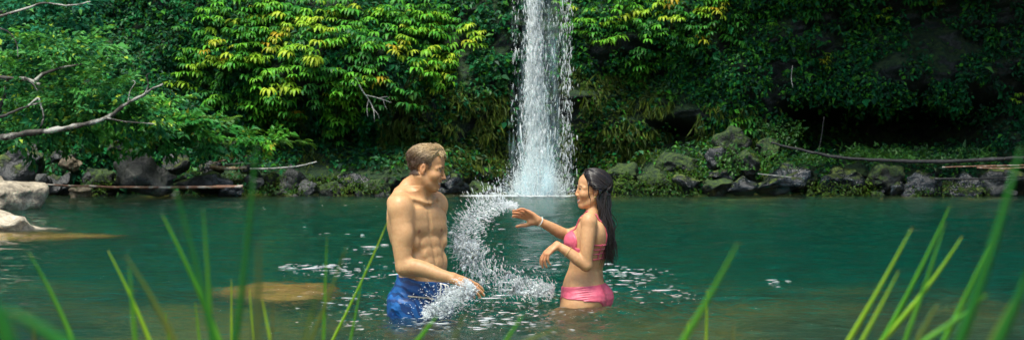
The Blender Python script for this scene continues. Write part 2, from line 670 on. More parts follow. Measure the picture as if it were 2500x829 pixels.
def mix_left(r, px, py, cl, m):
    t_ = np.clip(cl * 0.9 - 0.15 + r.normal(0, 0.22, m), 0, 1)[:, None]
    c = DARK * (1 - t_) + MID * t_
    b = (r.uniform(0, 1, m) < 0.16)[:, None]
    c = np.where(b, BRI * r.uniform(0.6, 1.1, (m, 1)), c)
    ol = (sstep(900, 1050, px) * sstep(150, 260, py) * (r.uniform(0, 1, m) < 0.55))[:, None]
    return c * (1 - ol) + OLI * ol * r.uniform(0.6, 1.3, (m, 1)) + 0


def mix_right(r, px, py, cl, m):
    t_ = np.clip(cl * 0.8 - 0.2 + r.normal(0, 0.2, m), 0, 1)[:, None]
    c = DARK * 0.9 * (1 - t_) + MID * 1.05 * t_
    b = (r.uniform(0, 1, m) < 0.30 * sstep(2600, 1900, px) + 0.06)[:, None]  # brighter leaf colour stands in for highlights, fewer to the far right
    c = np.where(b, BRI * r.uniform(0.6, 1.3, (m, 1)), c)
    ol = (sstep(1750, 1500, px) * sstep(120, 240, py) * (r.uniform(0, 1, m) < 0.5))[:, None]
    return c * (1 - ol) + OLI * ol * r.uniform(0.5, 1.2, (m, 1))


iv = cat([ivy_batch(90000, -150, 1330, -40, 470, 31, 0.085, mix_left), ivy_batch(16000, -600, -150, -200, 470, 33, 0.10, mix_left), ivy_batch(16000, -150, 1330, -300, -40, 35, 0.10, mix_left)])
tag(obj('ivy', raw_mesh('ivy', iv[0], iv[1], ivy_m, iv[2], False)), kind='stuff', label='dense small green leaves covering the cliff left of the waterfall', cat='ivy')
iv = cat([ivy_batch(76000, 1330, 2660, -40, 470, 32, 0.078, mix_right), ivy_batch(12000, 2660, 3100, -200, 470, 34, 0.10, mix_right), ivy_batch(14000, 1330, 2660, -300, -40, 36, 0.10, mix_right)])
tag(obj('ivy', raw_mesh('ivy', iv[0], iv[1], ivy_m, iv[2], False)), kind='stuff', label='dark small leaves covering the shaded cliff right of the waterfall', cat='ivy')


# ---- drooping tufts of moss and grass on the cliff by the fall
def tufts(n, boxes, seed, Lr, cols):
    r = np.random.default_rng(seed)
    out = []
    for (x0, x1, y0, y1, w_) in boxes:
        k = int(n * w_)
        px = r.uniform(x0, x1, k)
        py = r.uniform(y0, y1, k)
        ok = 0.5 + 0.5 * fbm(np.stack([px / 38, py / 26, 0 * px], -1), 3, seed + 3) > 0.52
        px, py = px[ok], py[ok]
        P, N = on_cliff(px, py)
        m = len(P)
        A = unit(N * 0.55 + np.array([0, 0, -0.9]) + r.normal(0, 0.3, (m, 3)))
        L = r.uniform(Lr[0], Lr[1], m)
        t_ = r.uniform(0, 1, (m, 1))
        C = np.array(cols[0]) * (1 - t_) + np.array(cols[1]) * t_
        out.append(leaves(P + N * r.uniform(0.02, 0.2, m)[:, None], A, unit(N + r.normal(0, 0.4, (m, 3))), L, L * 0.14, C, 0.1))
    return cat(out)


tf = tufts(15000, [(930, 1230, 215, 420, 0.45), (1390, 1640, 170, 400, 0.3), (480, 900, 285, 420, 0.12), (1700, 1960, 250, 420, 0.13)], 77, (0.10, 0.26), [(0.03, 0.075, 0.012), (0.13, 0.18, 0.022)])
tag(obj('hanging_moss', raw_mesh('hanging_moss', tf[0], tf[1], ivy_m, tf[2], False)), kind='stuff', label='olive moss and grass tufts hanging on the cliff beside the waterfall', cat='moss')


# ---- drooping large-leaved plants
def rosette(seed, pal):
    r = np.random.default_rng(seed)
    parts = []
    for fan in range(r.integers(4, 7)):
        c0 = np.zeros(3) if fan == 0 else r.normal(0, 1, 3) * np.array([0.19, 0.09, 0.13])
        tone = pal[r.integers(len(pal))]
        turn = r.uniform(-0.6, 0.6)
        nl = r.integers(6, 10)
        for k in range(nl):
            az = -math.pi / 2 + turn + (k - (nl - 1) / 2) * r.uniform(0.42, 0.62)
            d = np.array([math.cos(az), math.sin(az), r.uniform(0.15, 0.70)])
            L = r.uniform(0.14, 0.235) * (1.0 if fan else 1.15)
            c = tone * r.uniform(0.75, 1.2)
            tc = c * 0.85 + np.array((0.03, 0.025, 0)) * r.uniform(0, 1)
            parts.append(strip(c0 + 0.02 * d, d, (0, 0, 1), L, L * r.uniform(0.24, 0.32), r.uniform(2.0, 3.8), c, tc, 4))
        Vs, Fs = tube(spline([c0, c0 * 0.5 + np.array([0.02, 0.14, -0.10]), (0.03, 0.42, -0.34)], 5), 0.007, 4, caps=False)
        parts.append((Vs, np.array(Fs), np.tile(np.array((0.05, 0.06, 0.015)), (len(Vs), 1))))
    return cat(parts)


PAL_G = [np.array(c) for c in ((0.03, 0.22, 0.03), (0.06, 0.32, 0.03), (0.11, 0.42, 0.03), (0.18, 0.50, 0.035))]
PAL_Y = [np.array(c) for c in ((0.18, 0.46, 0.025), (0.28, 0.52, 0.03), (0.40, 0.55, 0.035))]
PAL_O = [np.array(c) for c in ((0.40, 0.46, 0.03), (0.46, 0.34, 0.02), (0.20, 0.44, 0.03), (0.26, 0.48, 0.03))]
PAL_D = [np.array(c) for c in ((0.015, 0.14, 0.03), (0.03, 0.20, 0.035), (0.05, 0.26, 0.03))]
ROS = {}
for key, pal in (('g', PAL_G), ('y', PAL_Y), ('o', PAL_O), ('d', PAL_D)):
    ROS[key] = []
    for k in range(6):
        V, Fq, C = rosette(100 + k + ord(key) * 7, pal)
        ROS[key].append(raw_mesh('drooping_plant', V, Fq, leaf_m, C, True))


def plant_at(px, py, key, label, group, size, out=0.3):
    P, N = on_cliff(np.array([px]), np.array([py]))
    o = obj('drooping_plant', ROS[key][RNG.integers(6)])
    p_ = P[0] + unit(N[0] * np.array([1, 1, 0.3])) * out
    o.location = tuple(p_)
    o.rotation_euler = (RNG.uniform(-0.2, 0.25), RNG.uniform(-0.3, 0.3), RNG.uniform(-0.7, 0.7))
    s = size * RNG.uniform(0.8, 1.2)
    o.scale = (s, s, s)
    tag(o, label, 'plant', group)
    return o


def inside(px, py, poly):
    c = False
    n = len(poly)
    for i in range(n):
        x1, y1 = poly[i]
        x2, y2 = poly[(i + 1) % n]
        if (y1 > py) != (y2 > py) and px < (x2 - x1) * (py - y1) / (y2 - y1) + x1:
            c = not c
    return c


POLY_L = [(505, 60), (600, 5), (760, 10), (880, 25), (1000, 35), (1150, 60), (1140, 110), (1095, 205), (1010, 215), (1000, 250), (900, 235), (850, 300), (760, 290), (640, 275), (560, 290), (520, 240), (455, 200), (480, 140)]
POLY_R = [(1395, 10), (1500, -5), (1640, -5), (1790, 0), (1800, 60), (1740, 110), (1700, 130), (1620, 100), (1590, 190), (1540, 200), (1520, 120), (1410, 85)]


def scatter(poly, n, mind, rnd):
    xs = [p_[0] for p_ in poly]
    ys = [p_[1] for p_ in poly]
    pts = []
    tries = 0
    while len(pts) < n and tries < 20000:
        tries += 1
        q = (rnd.uniform(min(xs), max(xs)), rnd.uniform(min(ys), max(ys)))
        if inside(q[0], q[1], poly) and all((q[0] - a) ** 2 + (1.3 * (q[1] - b)) ** 2 > mind ** 2 for a, b in pts):
            pts.append(q)
    return pts


rnd = random.Random(5)
GL = 'drooping plants on the cliff left of the waterfall'
GR = 'drooping plants on the cliff right of the waterfall'
LABEL_L = {'g': 'bright green drooping plant growing in the mass left of the waterfall', 'y': 'yellow-green drooping plant growing in the mass left of the waterfall',
           'o': 'plant with yellow and orange drooping leaves, left of the waterfall', 'd': 'dark green drooping plant at the edge of the mass left of the waterfall'}
LABEL_R = {'g': 'bright green drooping plant on the cliff right of the waterfall', 'y': 'yellow-green drooping plant on the cliff right of the waterfall',
           'o': 'plant with orange-yellow drooping leaves right of the waterfall', 'd': 'dark green drooping plant on the cliff right of the waterfall'}
for (px, py) in scatter(POLY_L, 205, 18, rnd):
    u_ = rnd.random()
    edge = py > 230 or px < 520
    key = 'o' if u_ < 0.03 else 'y' if u_ < (0.12 if edge else 0.24) else 'd' if u_ > 0.86 else 'g'
    plant_at(px, py, key, LABEL_L[key], GL + ' (' + {'g': 'green', 'y': 'yellow-green', 'o': 'orange', 'd': 'dark'}[key] + ')', 0.95, RNG.uniform(0.15, 0.5))
for (px, py) in scatter(POLY_R, 54, 22, rnd):
    u_ = rnd.random()
    key = 'o' if u_ < 0.07 else 'y' if u_ < 0.16 else 'd' if u_ > 0.55 else 'g'
    plant_at(px, py, key, LABEL_R[key], GR + ' (' + {'g': 'green', 'y': 'yellow-green', 'o': 'orange', 'd': 'dark'}[key] + ')', 0.8, RNG.uniform(0.1, 0.35))
# single plants one can point at
for px, py, key, s, lab in [
    (1980, 150, 'o', 0.75, 'lone brownish-yellow plant on the dark cliff above the cave'),
    (1905, 75, 'g', 0.7, 'pale green drooping plant high on the dark cliff, right of the orange-tipped cluster'),
    (1950, 105, 'd', 0.8, 'green plant just below the pale drooping one on the dark cliff'),
    (1975, 25, 'd', 0.8, 'dark green plant at the top of the dark cliff'),
    (2165, 15, 'y', 0.6, 'yellowish plant hanging from the top edge over the dark cliff'),
    (2255, 5, 'd', 0.9, 'blue-green plant hanging at the top edge over the dark rock'),
    (2280, 3, 'o', 0.6, 'orange-yellow leaves hanging at the top edge beside the blue-green plant'),
    (2440, 95, 'd', 0.8, 'faint green plant on the dark cliff at the far right'),
    (2465, 222, 'y', 0.55, 'small yellow-green plant on the dark cliff right of the cave'),
    (1825, 290, 'g', 0.9, 'bright green leafy plant on top of the tall mossy boulder'),
    (1810, 300, 'd', 0.9, 'darker green plant on the tall mossy boulder'),
    (1690, 180, 'd', 0.8, 'green plant in the shade under the orange-tipped cluster'),
]:
    plant_at(px, py, key, lab, None, s, 0.25)
# ================================================================== boulders
def rock_mesh(name, dims, seed, mat, rough=0.30, cuts=10, sub=4):
    import bmesh
    bm = bmesh.new()
    bmesh.ops.create_icosphere(bm, subdivisions=sub, radius=1.0)
    V = np.array([v.co[:] for v in bm.verts])
    Fq = np.array([[v.index for v in f.verts] for f in bm.faces])
    bm.free()
    r = np.random.default_rng(seed)
    for k in range(cuts):                                   # broken faces
        n = unit(r.normal(0, 1, 3))
        d = r.uniform(0.42, 0.80)
        s = V @ n - d
        V = V - np.clip(s, 0, None)[:, None] * n * 0.92
    V = V * (1 + rough * fbm(V * 1.3 + seed, 3, seed)[:, None]) + 0.055 * np.stack([fbm(V * 3.4 + k * 9, 3, seed + k) for k in range(3)], -1)
    V = V / np.abs(V).max(0) * (np.array(dims) / 2)
    return raw_mesh(name, V, Fq, mat, None, True)


ROCK = {
    'dark': rock_material('dark_wet_rock', (0.005, 0.008, 0.009), (0.015, 0.021, 0.022), (0.05, 0.058, 0.054), moss=0.5, rough=0.35),
    'grey': rock_material('grey_rock', (0.010, 0.014, 0.014), (0.038, 0.044, 0.042), (0.13, 0.135, 0.115), moss=0.30, rough=0.5),
    'tan': rock_material('tan_rock', (0.08, 0.06, 0.035), (0.20, 0.16, 0.10), (0.32, 0.27, 0.18), moss=0.40, rough=0.6),
    'moss': rock_material('mossy_rock', (0.006, 0.010, 0.009), (0.015, 0.021, 0.018), (0.036, 0.043, 0.034), moss=0.95, mosscol=((0.003, 0.018, 0.007), (0.045, 0.085, 0.010)), rough=0.5),
    'pale': rock_material('pale_boulder', (0.18, 0.155, 0.11), (0.42, 0.36, 0.26), (0.60, 0.52, 0.38), moss=0.06, rough=0.7, scale=1.3),
    'gold': rock_material('golden_submerged_rock', (0.15, 0.09, 0.014), (0.33, 0.20, 0.028), (0.42, 0.28, 0.05), moss=0.0, rough=0.8),
    'blue': rock_material('wet_gleaming_rock', (0.004, 0.007, 0.009), (0.010, 0.016, 0.020), (0.028, 0.042, 0.050), moss=0.45, rough=0.2),
}


def boulder(x0, y0, x1, y1, D, kind, label, seed, depth=0.9, group=None, rot=0.0, cuts=10):
    c = at((x0 + x1) / 2, (y0 + y1) / 2, D)
    wd, ht = (x1 - x0) / F * D, (y1 - y0) / F * D
    o = obj('boulder', rock_mesh('boulder', (wd * 1.04, max(wd, ht) * depth, ht * 1.06), seed, ROCK[kind], cuts=cuts))
    o.location = tuple(c)
    o.rotation_euler = (0, rot, 0)
    tag(o, label, 'boulder', group)
    return o


B = [
    (-190, 408, 138, 540, 22.0, 'pale', 'large pale grey boulder at the pool edge, behind the cream one', 1, 0.8),
    (-230, 482, 168, 660, 16.8, 'pale', 'cream boulder lying low in the water at the left edge', 2, 0.8),
    (-20, 332, 140, 462, 29.0, 'dark', 'big dark grey boulder behind the pale boulders', 3, 0.8),
    (146, 380, 200, 418, 28.2, 'tan', 'small tan boulder wedged among the dark rocks at left', 4, 0.9),
    (260, 330, 342, 374, 28.8, 'dark', 'flat-topped dark boulder, topmost of the left rock pile', 5, 0.9),
    (272, 366, 428, 486, 27.8, 'grey', 'biggest grey boulder of the left shore, with a sharp ridge', 6, 0.9),
    (398, 368, 476, 428, 28.6, 'dark', 'dark boulder right behind the biggest grey one', 7, 0.9),
    (428, 414, 606, 492, 28.2, 'dark', 'long sloping dark boulder above the red-brown stick', 8, 0.8),
    (188, 420, 244, 462, 28.3, 'grey', 'grey stone between the tan boulder and the mossy one', 9, 0.9),
    (166, 452, 224, 494, 27.6, 'tan', 'tan and moss-flecked stone at the waterline under the red-brown stick', 10, 0.9),
    (212, 396, 300, 490, 28.4, 'moss', 'mossy green boulder beside the biggest grey one', 11, 0.9),
    (476, 388, 546, 436, 28.9, 'dark', 'dark boulder under the broken driftwood', 12, 0.9),
    (596, 424, 646, 470, 28.3, 'grey', 'pale-topped stone at the right end of the red-brown stick', 13, 0.9),
    (676, 402, 748, 478, 28.6, 'grey', 'upright grey boulder on the shore, left of the man', 14, 0.8),
    (634, 404, 694, 482, 28.9, 'dark', 'dark boulder leaning on the upright grey one', 15, 0.9),
    (722, 438, 776, 484, 28.4, 'grey', 'small grey stone at the foot of the upright grey boulder', 16, 0.9),
    (126, 366, 188, 404, 28.9, 'dark', 'dark stone above the small tan boulder', 17, 0.9),
    (112, 420, 184, 484, 28.5, 'dark', 'dark block at the waterline beside the pale boulders', 18, 0.9),
    (586, 392, 644, 432, 29.2, 'dark', 'dark stone behind the driftwood end', 19, 0.9),
    (536, 446, 604, 492, 27.9, 'dark', 'low dark stone at the waterline under the long sloping boulder', 20, 0.9),
    (810, 410, 904, 476, 29.3, 'blue', 'bluish wet boulder on the shore behind the man\'s back', 21, 0.9),
    (886, 420, 968, 486, 28.8, 'moss', 'mossy boulder at the waterline just left of the man', 22, 0.9),
    (776, 440, 836, 486, 28.6, 'moss', 'low mossy stone left of the bluish wet boulder', 23, 0.9),
    (1062, 424, 1150, 488, 28.8, 'blue', 'bluish dark boulder between the man\'s face and the waterfall', 24, 0.9),
    (1140, 436, 1215, 486, 29.0, 'moss', 'mossy stone at the left foot of the waterfall', 25, 0.9),
    (1480, 385, 1572, 490, 28.9, 'moss', 'mossy boulder just behind the woman\'s hair', 26, 0.8),
    (1556, 404, 1650, 488, 28.6, 'moss', 'mossy boulder in front of the dark undercut, right of the woman', 27, 0.8),
    (1596, 372, 1704, 430, 29.0, 'moss', 'yellow-green mossy mound under the dark undercut', 28, 0.9),
    (1640, 422, 1716, 486, 28.3, 'dark', 'dark stone at the waterline under the yellow-green mound', 29, 0.9),
    (1700, 434, 1790, 486, 28.2, 'moss', 'brown mossy slab at the waterline below the tall mossy boulder', 30, 0.9),
    (1768, 430, 1852, 486, 28.0, 'blue', 'grey-blue wet boulder at the waterline below the tall mossy boulder', 31, 0.9),
    (1714, 358, 1780, 416, 28.9, 'dark', 'dark boulder left of the tall mossy boulder', 32, 0.9),
    (1738, 304, 1848, 386, 29.3, 'moss', 'tall mossy boulder with a leafy plant on top', 33, 0.9),
    (1790, 362, 1856, 428, 28.6, 'moss', 'mossy boulder below the tall one, with a dark face', 34, 0.9),
    (1726, 404, 1796, 446, 28.6, 'blue', 'small wet stone between the mossy slab and the tall boulder', 35, 0.9),
    (1846, 334, 1900, 396, 29.2, 'moss', 'mossy stone under the left end of the long dark log', 36, 0.9),
    (1836, 398, 1994, 484, 28.4, 'blue', 'broad dark boulder with a sky-blue sheen, below the long dark log', 37, 0.8),
    (1982, 408, 2110, 486, 28.7, 'blue', 'dark hollowed boulder below the middle of the long log', 38, 0.8),
    (2096, 402, 2206, 480, 28.6, 'moss', 'dark mossy boulder below the cave, right of the hollowed one', 39, 0.8),
    (2196, 416, 2306, 486, 28.4, 'blue', 'gleaming wet boulder at the waterline below the cave', 40, 0.8),
    (2294, 420, 2410, 486, 28.5, 'blue', 'dark broken boulder under the pale driftwood', 41, 0.8),
    (2386, 404, 2530, 490, 28.6, 'dark', 'dark boulder at the right edge under the log end', 42, 0.8),
]
for b in B:
    boulder(*b[:7], seed=b[7] * 13 + 5, depth=b[8])
# under water
def sunk(x0, x1, D, top, ln, kind, label, seed):
    wd = (x1 - x0) / F * D
    o = obj('boulder', rock_mesh('boulder', (wd, ln, 0.5), seed, ROCK[kind], 0.1, cuts=4))
    o.location = ((x0 + x1 - 2500) / 2 / F * D, D, -top - 0.25)
    return tag(o, label, 'boulder')


sunk(-260, 300, 15.6, 0.05, 1.6, 'gold', 'golden rock ledge just under the water beside the cream boulder', 61)
sunk(512, 828, 9.6, 0.045, 1.3, 'gold', 'flat golden rock just under the water, left of the man', 62)

# filler stones between the boulders
rnd = random.Random(12)
for i in range(64):
    px = rnd.choice([rnd.uniform(90, 960), rnd.uniform(1460, 2500)])
    py = rnd.uniform(440, 482)
    w_ = rnd.uniform(18, 46)
    h_ = w_ * rnd.uniform(0.5, 0.9)
    o = boulder(px - w_ / 2, py - h_ / 2, px + w_ / 2, py + h_ / 2, rnd.uniform(28.2, 28.9), rnd.choice(['dark', 'dark', 'moss', 'grey', 'blue']) if px < 1000 else rnd.choice(['dark', 'moss', 'blue']),
                'small wet stone at the waterline between the boulders', 300 + i, 0.9, 'small stones along the far waterline')
    o.name = 'stone'
    o['category'] = 'stone'

# ================================================================== driftwood and logs
bark_dark = bark_material('wet_dark_log', (0.004, 0.005, 0.006), (0.016, 0.018, 0.018), (0.05, 0.055, 0.06), 0.1)
bark_pale = bark_material('bleached_wood', (0.16, 0.10, 0.05), (0.42, 0.30, 0.16), (0.5, 0.42, 0.3), 0.5)
bark_red = bark_material('red_brown_stick', (0.14, 0.06, 0.035), (0.32, 0.17, 0.10), (0.5, 0.45, 0.38), 0.5)
bark_grey = bark_material('grey_twig', (0.10, 0.11, 0.10), (0.26, 0.27, 0.25), (0.4, 0.4, 0.36), 0.6)


def stick(pts, D, r0, r1, mat, label, cat_='driftwood', name='driftwood', n=10, seed=0):
    D = D if isinstance(D, (list, tuple)) else [D] * len(pts)
    P = spline([at(p_[0], p_[1], d) for p_, d in zip(pts, D)], max(8, 5 * len(pts)))
    V, Fq = tube(P, np.linspace(r0, r1, len(P)), n, 0.35, seed)
    c = P.mean(0)
    o = obj(name, raw_mesh(name, V - c, Fq, mat))
    o.location = tuple(c)
    return tag(o, label, cat_)


stick([(78, 449), (200, 454), (330, 457), (470, 457), (592, 455)], 27.3, 0.016, 0.030, bark_red, 'long straight red-brown stick lying across the left rocks', seed=1)
stick([(512, 407), (560, 410), (602, 408)], 28.2, 0.040, 0.028, bark_pale, 'short thick tan driftwood piece on the left rocks', seed=2)
stick([(520, 398), (575, 385), (612, 380)], 28.6, 0.015, 0.010, bark_red, 'thin brown stick behind the tan driftwood', seed=3)
stick([(548, 402), (590, 396), (622, 374)], 28.5, 0.014, 0.008, bark_grey, 'thin grey stick crossing behind the tan driftwood', seed=4)
stick([(610, 412), (660, 411), (730, 405), (774, 394)], 28.2, 0.020, 0.010, bark_grey, 'grey stick on the shore rising towards the man\'s back', seed=5)
stick([(1882, 348), (1950, 364), (2030, 381), (2150, 391), (2300, 394), (2420, 389), (2530, 384)], 27.9, 0.020, 0.042, bark_dark, 'long dark log lying in front of the cave', 'log', 'log', 12, 6)
stick([(2300, 408), (2400, 405), (2520, 402)], 27.9, 0.013, 0.010, bark_red, 'thin reddish stick just under the right end of the dark log', seed=7)
stick([(2385, 409), (2440, 411), (2520, 408)], 27.7, 0.016, 0.010, bark_red, 'short reddish stick lowest under the right end of the dark log', seed=8)
stick([(2280, 436), (2390, 436), (2500, 431)], 27.8, 0.018, 0.014, bark_dark, 'dark stick low over the boulders at the right', seed=9)
stick([(1850, 424), (1890, 428), (1935, 432)], 28.0, 0.012, 0.008, bark_grey, 'short grey stick on the broad sheened boulder', seed=10)
stick([(2012, 285), (2006, 330), (1998, 372)], 29.0, 0.010, 0.007, bark_dark, 'thin root hanging down at the cave mouth', 'root', 'hanging_root', 6, 11)
stick([(1935, 160), (1932, 190), (1936, 215)], 29.2, 0.009, 0.006, bark_grey, 'thin pale root hanging on the dark cliff', 'root', 'hanging_root', 6, 12)

# dead twig hanging from the plants left of the fall
P0, N0 = on_cliff(np.array([872.]), np.array([200.]))
Dt = float(P0[0, 1]) - 0.75
parts = []
for pts, r0 in [([(868, 190), (885, 222), (900, 243), (912, 268), (914, 298)], 0.017), ([(892, 232), (925, 240), (955, 250)], 0.012), ([(900, 244), (896, 262), (898, 286)], 0.010),
                ([(925, 240), (945, 236), (952, 243)], 0.008), ([(908, 262), (922, 278), (926, 290)], 0.008), ([(935, 243), (940, 258), (946, 268)], 0.007)]:
    parts.append(tube(spline([at(a, b, Dt) for a, b in pts], 10), np.linspace(r0, r0 * 0.35, 10), 6, 0.3, len(parts)))
V, Fq = join(parts)
c = V.mean(0)
o = obj('dead_branch', raw_mesh('dead_branch', V - c, Fq, bark_grey), None, c)
tag(o, 'bleached forked dead branch hanging below the drooping plants', 'branch')

# ================================================================== ground cover on the far shore
r = np.random.default_rng(91)


def cover(boxes, seed, size, cols, jitter):
    r = np.random.default_rng(seed)
    out = []
    for (x0, x1, y0, y1, n, D0, D1) in boxes:
        px = r.uniform(x0, x1, n)
        f = r.uniform(0, 1, n)
        py = y1 + (y0 - y1) * f
        D = D0 + (D1 - D0) * f
        P = np.stack([(px - 1250) / F * D, D, H + (HY - py) / F * D], -1) + r.normal(0, jitter, (n, 3))
        ok = fbm(P * 1.7, 3, seed) > -0.25
        P = P[ok]
        m = len(P)
        A = unit(r.normal(0, 1, (m, 3)) + np.array([0, -0.3, 0.5]))
        NN = unit(np.array([0, -0.35, 1.0]) + r.normal(0, 0.4, (m, 3)))
        L = size * r.lognormal(0, 0.3, m)
        t_ = np.clip(0.5 + 0.6 * fbm(P * 2.3, 2, seed + 4) + r.normal(0, 0.2, m), 0, 1)[:, None]
        out.append(leaves(P, A, NN, L, L * 0.55, np.array(cols[0]) * (1 - t_) + np.array(cols[1]) * t_))
    return cat(out)


cv = cover([(2060, 2430, 366, 394, 3600, 28.3, 29.6), (1960, 2120, 375, 396, 900, 28.3, 29.2), (1700, 1960, 300, 420, 1500, 28.2, 29.6)], 5, 0.07, [(0.012, 0.07, 0.02), (0.05, 0.16, 0.025)], 0.05)
tag(obj('ground_cover', raw_mesh('ground_cover', cv[0], cv[1], leaf_m, cv[2], False)), kind='stuff', label='low bright green leaves growing at the cave mouth', cat='ground cover')
cv = cover([(460, 960, 425, 478, 2200, 28.0, 29.0), (1480, 1720, 400, 478, 1800, 28.0, 29.0), (1960, 2420, 445, 482, 1100, 28.0, 28.6), (200, 300, 440, 482, 300, 27.7, 28.2)], 6, 0.055, [(0.015, 0.065, 0.012), (0.075, 0.14, 0.016)], 0.06)
tag(obj('moss_tufts', raw_mesh('moss_tufts', cv[0], cv[1], leaf_m, cv[2], False)), kind='stuff', label='moss and small weeds between the rocks along the far waterline', cat='moss')

# ================================================================== waterfall
t = NT('falling_water')
co = t.coords((7.0, 1.0, 1.15))
n1 = t.noise(1.6, 7, 0.68, co, 0.25)
co2 = t.coords((20.0, 1.0, 2.6))
n2 = t.noise(1.5, 5, 0.7, co2, 0.2)
at_ = t.n('ShaderNodeAttribute', {'attribute_name': 'tint'})
den = t.n('ShaderNodeSeparateColor', Color=at_.outputs['Color'])
s = t.math('ADD', t.math('MULTIPLY', n1.outputs[0], 0.75), t.math('MULTIPLY', n2.outputs[0], 0.45))
s = t.math('ADD', s, t.math('MULTIPLY', den.outputs[0], 0.62))
al = t.ramp(s, [(0.80, (0, 0, 0)), (0.96, (0.35, 0.35, 0.35)), (1.12, (0.95, 0.95, 0.95))])
df = t.n('ShaderNodeBsdfPrincipled', Base_Color=(0.72, 0.84, 0.86), Roughness=0.35)
tl = t.n('ShaderNodeBsdfTranslucent', Color=(0.80, 0.88, 0.88))
m1 = t.n('ShaderNodeMixShader', Fac=0.35)
t.t.links.new(df.outputs[0], m1.inputs[1])
t.t.links.new(tl.outputs[0], m1.inputs[2])
tr = t.n('ShaderNodeBsdfTransparent')
m2 = t.n('ShaderNodeMixShader', Fac=al.outputs[0])
t.t.links.new(tr.outputs[0], m2.inputs[1])
t.t.links.new(m1.outputs[0], m2.inputs[2])
fall_m = t.done(m2)
t = NT('thin_veil_of_water')
co = t.coords((9.0, 1.0, 0.8))
n1 = t.noise(1.6, 6, 0.65, co, 0.25)
at_ = t.n('ShaderNodeAttribute', {'attribute_name': 'tint'})
den = t.n('ShaderNodeSeparateColor', Color=at_.outputs['Color'])
s = t.math('ADD', n1.outputs[0], t.math('MULTIPLY', den.outputs[0], 0.5))
al = t.ramp(s, [(0.40, (0, 0, 0)), (0.56, (0.09, 0.09, 0.09)), (0.82, (0.55, 0.55, 0.55))])
df = t.n('ShaderNodeBsdfDiffuse', Color=(0.50, 0.72, 0.76))
tr = t.n('ShaderNodeBsdfTransparent')
m2 = t.n('ShaderNodeMixShader', Fac=al.outputs[0])
t.t.links.new(tr.outputs[0], m2.inputs[1])
t.t.links.new(df.outputs[0], m2.inputs[2])
veil_m = t.done(m2)
t = NT('white_spray')
df = t.n('ShaderNodeBsdfPrincipled', Base_Color=(0.85, 0.90, 0.90), Roughness=0.2)
tl = t.n('ShaderNodeBsdfTranslucent', Color=(0.85, 0.90, 0.90))
m1 = t.n('ShaderNodeMixShader', Fac=0.4)
t.t.links.new(df.outputs[0], m1.inputs[1])
t.t.links.new(tl.outputs[0], m1.inputs[2])
tr = t.n('ShaderNodeBsdfTransparent')
m2 = t.n('ShaderNodeMixShader', Fac=0.68)
t.t.links.new(tr.outputs[0], m2.inputs[1])
t.t.links.new(m1.outputs[0], m2.inputs[2])
spray_m = t.done(m2)
t = NT('clear_drop')
p = t.n('ShaderNodeBsdfPrincipled', Base_Color=(1, 1, 1), Roughness=0.03, IOR=1.33)
p.inputs['Transmission Weight'].default_value = 0.55
p.inputs['Base Color'].default_value = (0.88, 0.95, 0.95, 1)
drop_m = t.done(p)


def ico(sub=1):
    import bmesh
    bm = bmesh.new()
    bmesh.ops.create_icosphere(bm, subdivisions=sub, radius=1.0)
    V = np.array([v.co[:] for v in bm.verts])
    Fq = np.array([[v.index for v in f.verts] for f in bm.faces])
    bm.free()
    return V, Fq


ICO1 = ico(1)
ICO2 = ico(2)


def drops(P, A, L, R, seed=0, base=ICO1, wob=0.25):
    """elongated droplets: centres P, axes A, half length L, half thickness R"""
    V0, F0 = base
    n = len(P)
    A = unit(A)
    ref = np.where(np.abs(A[:, 2:3]) > 0.9, np.array([[1., 0, 0]]), np.array([[0, 0, 1.]]))
    S = unit(np.cross(A, ref))
    T = np.cross(A, S)
    r = np.random.default_rng(seed)
    sc = 1 + wob * r.normal(0, 1, (n, len(V0), 1)).clip(-1.5, 1.5)
    U = V0[None] * sc
    V = P[:, None] + U[..., 0:1] * (A * L[:, None])[:, None] + U[..., 1:2] * (S * R[:, None])[:, None] + U[..., 2:3] * (T * R[:, None])[:, None]
    Fq = (np.arange(n)[:, None, None] * len(V0) + F0[None]).reshape(-1, F0.shape[1])
    return V.reshape(-1, 3), Fq


fall = thing('waterfall', 'tall white waterfall dropping down the cliff into the pool', 'waterfall', (px2x(1318), 28.9, 0))
FB = np.array(fall.location)


def fall_sheet(profile, ydep, seed, dens):
    """profile rows: (photo y, left x, right x, density); a wavy sheet hanging ydep from the lip"""
    rows = np.linspace(-900, 476, 220)
    pr = np.array(profile, float)
    nx_ = 28
    V, C = [], []
    for py in rows:
        xl, xr, dn = (np.interp(py, pr[:, 0], pr[:, k]) for k in (1, 2, 3))
        s_ = np.linspace(0, 1, nx_)
        px = xl + (xr - xl) * s_
        y = ydep + 0.12 * np.cos((s_ - 0.5) * math.pi) * -1 + 0.10 * fbm(np.stack([px / 30, np.full(nx_, py / 90), np.zeros(nx_)], -1), 2, seed)
        y = y - 0.35 * sstep(300, 476, py)
        for k in range(nx_):
            q = at(px[k], py, y[k])
            V.append(q - FB)
            e = min(s_[k], 1 - s_[k]) * 2
            edge = sstep(0.0, 0.75, e)
            C.append([dn * (0.35 + 0.65 * edge) - (1 - edge) * 0.35] * 3)
    return np.array(V), grid_faces(len(rows), nx_), np.array(C)


